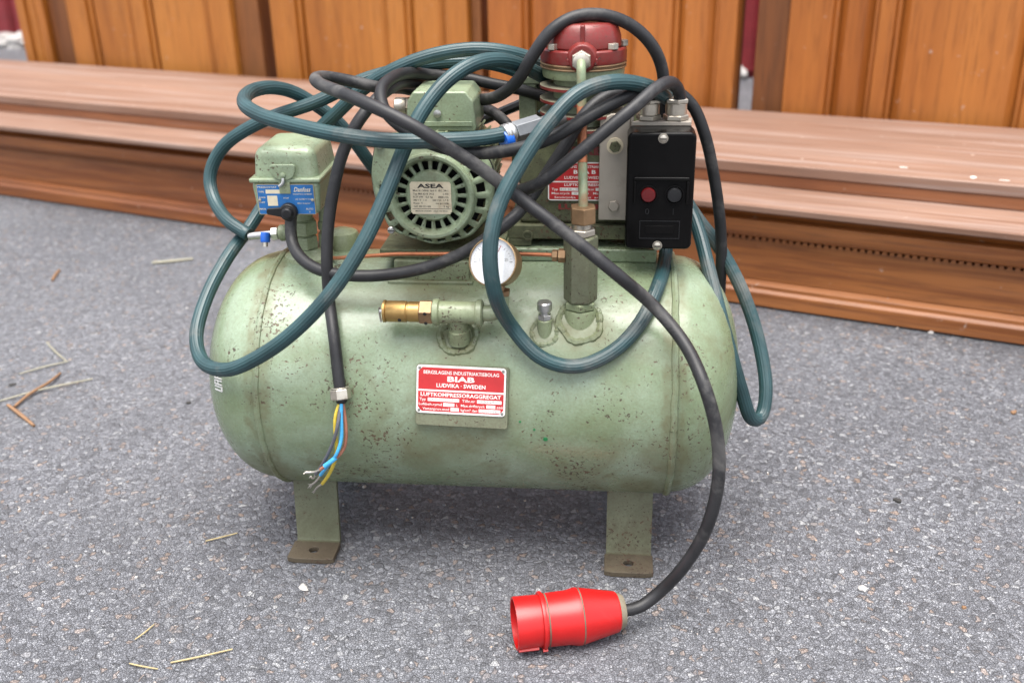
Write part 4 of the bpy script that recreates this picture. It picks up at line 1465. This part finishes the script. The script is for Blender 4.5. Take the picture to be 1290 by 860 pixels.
# ------------------------------------------------------------------ green air hose, one long run draped over everything
hose_pts = [
    # from the outlet cock up round the left loop and over the top
    (-0.3052, 0.0358, 0.3682), (-0.3265, 0.0481, 0.3773), (-0.3517, 0.0829, 0.3956), (-0.3583, 0.0997, 0.4204), (-0.3390, 0.1017, 0.4540), (-0.2859, 0.0921, 0.4859), (-0.2184, 0.0890, 0.5079), (-0.1653, 0.0955, 0.5300), (-0.1123, 0.0930, 0.5426), (-0.0656, 0.0911, 0.5490), (-0.0160, 0.0899, 0.5464), (0.0291, 0.0932, 0.5290), (0.0668, 0.1144, 0.5001), (0.1175, 0.1493, 0.4687),
    # behind the pump and starter, out into the two strands on the right
    (0.1743, 0.1282, 0.4332), (0.1982, 0.0754, 0.4052), (0.2152, 0.0354, 0.3780), (0.2410, 0.0206, 0.3457), (0.2675, -0.0002, 0.2982), (0.2869, -0.0244, 0.2391), (0.2908, -0.0550, 0.1927), (0.2829, -0.0702, 0.1670), (0.2700, -0.0810, 0.1721), (0.2539, -0.0873, 0.2130), (0.2314, -0.0789, 0.2839), (0.2195, -0.0374, 0.3380), (0.2125, -0.0015, 0.3726), (0.2043, 0.0195, 0.3924),
    (0.1905, 0.0259, 0.4002), (0.1801, 0.0170, 0.3815), (0.1758, -0.0087, 0.3495), (0.1561, -0.0871, 0.3396), (0.1348, -0.1221, 0.3137), (0.1063, -0.1399, 0.2898), (0.0650, -0.1463, 0.2748), (0.0283, -0.1445, 0.2856), (0.0003, -0.1319, 0.3146), (-0.0167, -0.1695, 0.3706), (-0.0195, -0.1652, 0.4098), (-0.0110, -0.1520, 0.4474), (0.0088, -0.1359, 0.4816), (0.0386, -0.1170, 0.5195), (0.0702, -0.0982, 0.5456), (0.1063, -0.0818, 0.5519), (0.1406, -0.0593, 0.5428), (0.1653, -0.0217, 0.5253),
    (0.1783, 0.0373, 0.5110), (0.1643, 0.1091, 0.5054), (0.1152, 0.1344, 0.5151), (0.0705, 0.0989, 0.5326), (0.0376, 0.0702, 0.5500), (0.0023, 0.0558, 0.5630), (-0.0367, 0.0518, 0.5677), (-0.0850, 0.0529, 0.5609), (-0.1282, 0.0554, 0.5452), (-0.1663, 0.0634, 0.5221), (-0.1943, 0.0744, 0.4975), (-0.2211, 0.0853, 0.4748), (-0.2543, 0.0948, 0.4405), (-0.2870, 0.0922, 0.3984), (-0.3093, 0.0684, 0.3667),
    # front left loop
    (-0.3288, 0.0242, 0.3426), (-0.3459, -0.0182, 0.3102), (-0.3505, -0.0600, 0.2794), (-0.3362, -0.0916, 0.2628), (-0.3043, -0.1171, 0.2657), (-0.2637, -0.1355, 0.2882), (-0.2206, -0.1480, 0.3213), (-0.1766, -0.1466, 0.3654), (-0.1438, -0.1280, 0.4106), (-0.1203, -0.1043, 0.4554), (-0.1048, -0.0858, 0.4891), (-0.0851, -0.0678, 0.5246), (-0.0585, -0.0484, 0.5521), (-0.0305, -0.0293, 0.5651), (-0.0021, -0.0041, 0.5632), (0.0258, 0.0231, 0.5488), (0.0554, 0.0703, 0.5234),
    (0.0635, 0.1398, 0.4955), (0.0004, 0.1817, 0.4446), (-0.0812, 0.1701, 0.4033), (-0.1392, 0.1360, 0.3901), (-0.1626, 0.1184, 0.4202), (-0.1823, 0.1134, 0.4538), (-0.2018, 0.1134, 0.4797), (-0.2236, 0.1137, 0.4979), (-0.2457, 0.1020, 0.5161), (-0.2679, 0.0741, 0.5276), (-0.2830, 0.0355, 0.5286), (-0.2784, -0.0052, 0.5232), (-0.2543, -0.0339, 0.5167), (-0.2076, -0.0669, 0.5111), (-0.1564, -0.0924, 0.5060), (-0.1085, -0.1035, 0.5027), (-0.0620, -0.1024, 0.5023), (-0.0233, -0.0903, 0.5012), (0.0084, -0.0776, 0.5041)]
hose_root = tag(empty('air_hose', hose_pts[0]), 'teal green ribbed rubber air hose looped over the compressor', 'hose')
hose_off = Vector(hose_pts[0])


def rel(pts, o):
    return [Vector(p) - o for p in pts]


m = MB()
m.tube(rel(hose_pts, hose_off), .0077, 48, step=.007, rib=.085, ribn=16)
hs_ = m.build('hose', MT['hose'], hose_root, angle=180)
c0, c1 = Vector((0.0004, -0.0808, 0.5025)) - hose_off, Vector((0.0544, -0.0502, 0.5111)) - hose_off
ca = (c1 - c0).normalized()
m = MB()
m.lathe([(.0095, -.006), (.0110, -.005), (.0102, -.003), (.0112, -.001), (.0101, .001), (.0112, .003), (.0104, .006)], c0, ca, 22)
m.box((-.004, -.016, -.003), (.004, -.011, .005), 0, Matrix.Translation(c0) @ ca.to_track_quat('Z', 'Y').to_matrix().to_4x4())
m.build('hose_clamp', MT['steel'], hose_root, .0008)
m = MB()
m.lathe([(.0100, -.005), (.0104, -.004), (.0104, .003), (.0095, .004)], c0 - ca * .001 + Vector((0, -.002, -.0045)), ca, 18)
m.build('clamp_band', MT['blue'], hose_root)
m = MB()
m.hexa(.0108, c0 + ca * .007, ca, .030, phase=.2)
m.lathe([(.0085, .037), (.0070, .040), (.0070, .050), (.0085, .052), (.0085, .064), (.007, .066)], c0, ca, 20)
m.build('coupling', MT['steel_dark'], hose_root, .0008)
m = MB()
e0, e1 = Vector(hose_pts[0]) - hose_off, Vector(hose_pts[1]) - hose_off
m.lathe([(.0070, -.003), (.0079, -.001), (.0079, .004)], e0, (e1 - e0), 20)
m.build('ferrule', MT['hose'], hose_root)

# ------------------------------------------------------------------ cables


def cable(name, pts, rad, mat, label, seg=16):
    o = Vector(pts[0])
    root = tag(empty(name, o), label, 'cable')
    m = MB()
    m.tube(rel(pts, o), rad, seg, step=.006)
    m.build('sheath', mat, root)
    return root, o


# main lead with red plug
pl_r = Vector((0.1099, -0.2284, 0.0272))
pl_f = Vector((-0.0037, -0.2466, 0.0285))
pa = (pl_f - pl_r).normalized()
main = [pl_r - pa * .004, pl_r - pa * .018 + Vector((0, .001, .0)), (0.1505, -0.2172, 0.0412), (0.1734, -0.2287, 0.0840), (0.1925, -0.2337, 0.1331), (0.2013, -0.2316, 0.1878), (0.1985, -0.2222, 0.2364), (0.1858, -0.2089, 0.2821), (0.1722, -0.1665, 0.3082), (0.1459, -0.1367, 0.3353), (0.1067, -0.1543, 0.3762), (0.0719, -0.1466, 0.4047), (0.0375, -0.1349, 0.4301), (0.0069, -0.1237, 0.4516), (-0.0273, -0.1241, 0.4794), (-0.0604, -0.1307, 0.5040), (-0.0933, -0.1292, 0.5248), (-0.1282, -0.1115, 0.5385), (-0.1629, -0.0777, 0.5460), (-0.1899, -0.0407, 0.5488), (-0.1993, -0.0135, 0.5501), (-0.1926, 0.0099, 0.5478), (-0.1698, 0.0236, 0.5410), (-0.1407, 0.0266, 0.5331), (-0.1171, 0.0904, 0.5200), (-0.0722, 0.0958, 0.5091), (-0.0300, 0.0592, 0.5113), (-0.0073, 0.0246, 0.5222), (0.0117, 0.0045, 0.5404), (0.0269, -0.0071, 0.5663), (0.0459, -0.0091, 0.5916), (0.0723, -0.0039, 0.6054), (0.1013, 0.0011, 0.6058), (0.1309, 0.0061, 0.5945), (0.1548, 0.0116, 0.5725), (0.1679, 0.0183, 0.5450), (0.1705, 0.0220, 0.5173), (0.1749, 0.0276, 0.4745), (0.1816, 0.0319, 0.4191)]
mroot, mo = cable('power_cable', main, .0066, MT['cable'], 'thick black power cable ending in a red five pin plug on the asphalt')
pm = MB()
pr_ = pl_r - mo
pf_ = pl_f - mo
LN = (pf_ - pr_).length
pm.lathe([(.0190, .004), (.0212, .006), (.0290, .043), (.0296, .045)], pr_, pa, 48)
plug = pm.build('plug', MT['plug_red'], mroot, angle=30)
k = LN / .130
m = MB()
m.lathe([(.0296, .0465), (.0298, .050), (.0280, .058), (.0274, .084)], pr_, pa, 48)
m.build('plug_body', MT['plug_red'], plug, angle=30)
m = MB()
m.lathe([(.0294, .0445), (.0294, .0470)], pr_, pa, 48, cap=False)
m.lathe([(.0279, .0810), (.0279, .0825)], pr_, pa, 48, cap=False)
m.build('dirt_line', MT['grime'], plug)
m = MB()
m.lathe([(.0274, .0840), (.0298, .0845), (.0302, .0860), (.0298, .0880), (.0270, .0885)], pr_, pa, 48, cap=False)
m.lathe([(.0268, .0885), (.0276, LN - .002), (.0272, LN), (.0250, LN), (.0248, LN - .03), (.001, LN - .0305)], pr_, pa, 48, cap=False)
bmat = Matrix.Translation(pr_) @ pa.to_track_quat('Z', 'Y').to_matrix().to_4x4()
side = Vector((0, -.75, -.66))
side = (side - pa * side.dot(pa)).normalized()
um = Matrix((pa.cross(side), side, pa)).transposed().to_4x4()
um.translation = pr_
m.box((-.0032, .0262, LN - .022), (.0032, .0292, LN - .001), 0, um)
m.box((-.0025, .0290, .0840), (.0025, .0318, .0890), 0, um)
m.build('shroud', MT['plug_red'], plug, angle=30)
for kk in range(5):
    a = 2 * math.pi * kk / 5 + .4
    q = MB()
    p0 = um @ Vector((.0155 * math.cos(a), .0155 * math.sin(a), LN - .031))
    q.lathe([(.0028, 0), (.0028, .024), (.0015, .026)], p0, pa, 12)
    q.build('pin', MT['brass'], plug)
m = MB()
m.lathe([(.0125, -.003), (.0165, -.002), (.0192, .002), (.0197, .0065)], pr_, pa, 36)
m.build('grommet', MT['plug_grey'], plug)

# cable with stripped ends
ks = [(-0.1827, -0.1311, 0.2435), (-0.1845, -0.1245, 0.2627), (-0.1884, -0.1063, 0.2961), (-0.1948, -0.0802, 0.3266), (-0.1938, -0.0785, 0.3665), (-0.1908, -0.0707, 0.4034), (-0.1823, -0.0636, 0.4439), (-0.1711, -0.0567, 0.4796), (-0.1566, -0.0502, 0.5065), (-0.1410, -0.0398, 0.5252), (-0.1235, -0.0114, 0.5376), (-0.1054, 0.0671, 0.5299), (-0.0729, 0.1140, 0.5150), (-0.0359, 0.1000, 0.4984), (-0.0153, 0.0677, 0.4951), (0.0006, 0.0459, 0.4849), (0.0182, 0.0541, 0.4538)]
kroot, ko = cable('stripped_cable', ks, .0064, MT['cable'], 'grey black cable hanging left of the motor with bare coloured wire ends')
k0 = Vector(ks[0]) - ko
kd = (Vector(ks[0]) - Vector(ks[1])).normalized()
m = MB()
m.hexa(.0112, k0 - kd * .004, kd, .0115, phase=.2)
m.lathe([(.0090, -.0055), (.0098, -.0052), (.0098, -.0040)], k0, kd, 18)
m.build('gland_nut', MT['nickel'], kroot, .0006)
m = MB()
m.lathe([(.0060, .0074), (.0058, .0105), (.0045, .012)], k0, kd, 14)
m.build('gland_insert', MT['black_plastic'], kroot)
wires = [('wire_yellow', [(-0.1838, -0.1353, 0.2334), (-0.1883, -0.1406, 0.2220), (-0.1901, -0.1432, 0.2063), (-0.1900, -0.1441, 0.1874), (-0.1945, -0.1394, 0.1651), (-0.2051, -0.1300, 0.1415), (-0.2154, -0.1199, 0.1242)], [(-0.2154, -0.1199, 0.1242), (-0.2224, -0.1145, 0.1168), (-0.2298, -0.1050, 0.1036)]),
         ('wire_grey', [(-0.1832, -0.1346, 0.2321), (-0.1852, -0.1474, 0.2161), (-0.1909, -0.1489, 0.1970), (-0.2018, -0.1426, 0.1731), (-0.2118, -0.1343, 0.1545), (-0.2200, -0.1256, 0.1402)], [(-0.2200, -0.1256, 0.1402), (-0.2253, -0.1204, 0.1310), (-0.2271, -0.1226, 0.1354)]),
         ('wire_blue', [(-0.1817, -0.1374, 0.2344), (-0.1824, -0.1437, 0.2159), (-0.1836, -0.1476, 0.1961), (-0.1896, -0.1512, 0.1799), (-0.2018, -0.1441, 0.1621), (-0.2134, -0.1319, 0.1429)], [(-0.2134, -0.1319, 0.1429), (-0.2209, -0.1254, 0.1309), (-0.2303, -0.1185, 0.1205)]),
         ('wire_brown', [(-0.1806, -0.1347, 0.2330), (-0.1791, -0.1391, 0.2134), (-0.1794, -0.1420, 0.1957), (-0.1829, -0.1440, 0.1814), (-0.1906, -0.1481, 0.1741), (-0.2011, -0.1506, 0.1670), (-0.2094, -0.1465, 0.1588)], [(-0.2094, -0.1465, 0.1588), (-0.2170, -0.1445, 0.1547), (-0.2275, -0.1441, 0.1538)])]
for mt, w1, w2 in wires:
    m = MB()
    m.tube(rel(w1, ko), .0019, 10, step=.003)
    w = m.build('wire', MT[mt], kroot)
    m = MB()
    m.tube(rel(w2, ko), .0011, 7, step=.002)
    for j in range(5):
        e = Vector(w2[-1]) - ko
        st_ = Vector(w2[1]) - ko
        m.tube([st_, (st_ + e) / 2 + Vector((random.uniform(-.001, .001), random.uniform(-.001, .001), random.uniform(-.001, .001))), e + Vector((random.uniform(-.002, .002), random.uniform(-.0015, .0015), random.uniform(-.002, .002)))], .00035, 5, step=.003)
    m.build('bare_strand', MT['strand'], w)
m = MB()
m.tube(rel([(-0.1911, -0.1498, 0.1751), (-0.1974, -0.1506, 0.1699), (-0.2039, -0.1503, 0.1649)], ko), .0027, 10, step=.002)
m.build('blue_sleeve', MT['wire_blue'], kroot)

# control cable, pressure switch to starter
cable('control_cable', [(-0.2369, -0.0257, 0.4117), (-0.2392, -0.0274, 0.3952), (-0.2387, -0.0335, 0.3817), (-0.2265, -0.0549, 0.3688), (-0.2037, -0.0734, 0.3604), (-0.1705, -0.0829, 0.3569), (-0.1282, -0.0853, 0.3578), (-0.0857, -0.0878, 0.3666), (-0.0475, -0.0918, 0.3829), (-0.0197, -0.0968, 0.4020), (0.0026, -0.0931, 0.4181), (0.0220, -0.0730, 0.4337), (0.0403, -0.0709, 0.4604), (0.0580, -0.0727, 0.4875), (0.0764, -0.0707, 0.5171), (0.0986, -0.0599, 0.5335), (0.1268, -0.0438, 0.5349), (0.1445, -0.0336, 0.5311), (0.1493, -0.0301, 0.5255), (0.1510, -0.0272, 0.5118)],
      .0065, MT['cable'], 'black cable sagging from under the blue plated pressure switch below the motor')
# motor lead to the right gland
cable('motor_cable', [(0.1804, -0.0303, 0.5118), (0.1795, -0.0312, 0.5267), (0.1744, -0.0387, 0.5386), (0.1640, -0.0517, 0.5457), (0.1494, -0.0703, 0.5437), (0.1252, -0.0919, 0.5295), (0.0975, -0.1010, 0.5095), (0.0741, -0.1046, 0.4913), (0.0507, -0.1042, 0.4727), (0.0311, -0.1001, 0.4567), (0.0114, -0.0799, 0.4443), (-0.0095, -0.0335, 0.4284), (-0.0277, 0.0187, 0.4180)],
      .0064, MT['cable'], 'black cable bent over into the right gland of the starter, crossing the pump plate')
# loose lead: behind terminal box, curl at its left, across under the coupling, then down behind the starter
cable('looped_cable', [(0.0558, 0.0803, 0.5038), (0.0194, 0.0721, 0.5185), (-0.0164, 0.0779, 0.5254), (-0.0571, 0.0872, 0.5335), (-0.0838, 0.0829, 0.5357), (-0.1047, 0.0469, 0.5444), (-0.1196, -0.0018, 0.5474), (-0.1287, -0.0370, 0.5413), (-0.1265, -0.0574, 0.5290), (-0.1128, -0.0749, 0.5163), (-0.0906, -0.0853, 0.5022), (-0.0633, -0.0882, 0.4912), (-0.0277, -0.0899, 0.4860), (0.0079, -0.1017, 0.4920), (0.0431, -0.1013, 0.5022), (0.0786, -0.0930, 0.5199), (0.1155, -0.0728, 0.5339), (0.1472, -0.0419, 0.5373), (0.1794, 0.0050, 0.5269), (0.1996, 0.0089, 0.5106), (0.2150, 0.0073, 0.4780), (0.2286, 0.0079, 0.4290), (0.2403, 0.0107, 0.3681), (0.2446, 0.0142, 0.3139), (0.2468, 0.0301, 0.2418), (0.2419, 0.0909, 0.1485)],
      .0065, MT['cable_dark'], 'black cable curled beside the terminal box and hanging down right of the starter')

# ------------------------------------------------------------------ straw, twigs and bits on the asphalt


def litter(name, pts, rad, mat, label, cat, group, flat=1.0):
    o = Vector(pts[0])
    m = MB()
    m.tube(rel(pts, o), rad, 6, step=.008, rfun=lambda t: 1 - .5 * abs(t - .45))
    if flat != 1.0:
        m.v = [(x, y, (z - .0) * 1.0) for x, y, z in m.v]
    ob = m.build(name, mat, None)
    ob.location = o
    return tag(ob, label, cat, group)


ST = 'dry straw lying on the asphalt'
litter('straw', [(-0.7844, 0.9959, 0.0030), (-0.7440, 1.0009, 0.0040), (-0.7016, 1.0169, 0.0030)], .0036, MT['pale_straw'], 'short thick pale straw on the asphalt in front of the plinth, alone', 'straw', ST)
litter('straw', [(-0.8299, 0.4401, 0.0030), (-0.7986, 0.4644, 0.0040), (-0.7660, 0.4872, 0.0030)], .0016, MT['pale_straw'], 'pale straw just above the two brown twigs at left', 'straw', ST)
litter('straw', [(-0.8202, 0.3385, 0.0030), (-0.7667, 0.3740, 0.0050), (-0.6966, 0.4156, 0.0030)], .0017, MT['pale_straw'], 'longest pale straw crossing the brown twig at the left edge', 'straw', ST)
litter('straw', [(-0.8394, 0.5739, 0.0020), (-0.8049, 0.5286, 0.0030), (-0.7698, 0.4895, 0.0020)], .0016, MT['pale_straw'], 'faint thin straw meeting the pale straw above the twigs', 'straw', ST)
litter('straw', [(-0.3827, -0.0500, 0.0020), (-0.3636, -0.0437, 0.0030), (-0.3473, -0.0344, 0.0020)], .0011, MT['straw'], 'short yellow straw left of the left compressor foot', 'straw', ST)
litter('straw', [(-0.4098, -0.2275, 0.0020), (-0.4018, -0.2176, 0.0030), (-0.3970, -0.2037, 0.0020)], .0010, MT['straw'], 'tiny yellow straw slanting up near the bottom left', 'straw', ST)
litter('straw', [(-0.3604, -0.2641, 0.0020), (-0.3333, -0.2578, 0.0030), (-0.3009, -0.2457, 0.0020)], .0012, MT['straw'], 'long yellow straw near the bottom edge', 'straw', ST)
litter('straw', [(-0.4032, -0.2640, 0.0020), (-0.3870, -0.2703, 0.0030), (-0.3707, -0.2731, 0.0020)], .0010, MT['straw'], 'short orange straw at the bottom edge left of the long one', 'straw', ST)
TW = 'brown twigs on the asphalt'
litter('twig', [(-0.7833, 0.3187, 0.0040), (-0.7750, 0.3639, 0.0060), (-0.7627, 0.3900, 0.0070), (-0.7593, 0.4377, 0.0040)], .0030, MT['twig'], 'longer brown twig under the longest straw at left', 'twig', TW)
litter('twig', [(-0.7960, 0.3247, 0.0040), (-0.7613, 0.2914, 0.0040), (-0.7255, 0.2562, 0.0030)], .0032, MT['twig'], 'shorter brown twig pointing down right at the left edge', 'twig', TW)
litter('twig', [(-0.9629, 0.8974, 0.0030), (-0.9703, 0.9316, 0.0030), (-0.9754, 0.9645, 0.0020)], .0034, MT['twig'], 'small brown twig bit on the asphalt far left before the plinth', 'twig', TW)
for i, (p, s, mt, lab) in enumerate((((0.4910, 0.0085, 0.0000), .0052, 'bark', 'dark bit of bark on the asphalt right of the machine'), ((0.4879, -0.2018, 0.0000), .0030, 'twig', 'small orange brown bit on the asphalt at lower right'), ((0.7485, 0.2372, 0.0000), .0060, 'twig', 'flat brown bit on the asphalt at the right edge'),
                                     ((-0.5115, 0.3249, 0.0000), .0040, 'bark', 'dark speck left of the tank beside the hose loop'), ((-0.8251, 0.4040, 0.0000), .005, 'bark', 'black speck beside the straw at the far left'))):
    tag(rubble('debris_bit', p, s, MT[mt], 20 + i, .5), lab, 'debris', 'bits on the asphalt')
for i, (p, s, lab) in enumerate((((0.3891, -0.1670, 0.0000), .0058, 'white pebble in the asphalt right of the red plug'), ((0.7406, 0.5351, 0.0000), .006, 'pale chip on the asphalt near the plinth at right'), ((-0.2443, -0.1447, 0.0000), .006, 'pinkish pebble below the left compressor foot'))):
    tag(rubble('pebble', p, s, MT['pale_stone'], 40 + i, .5), lab, 'pebble', 'loose pale pebbles')
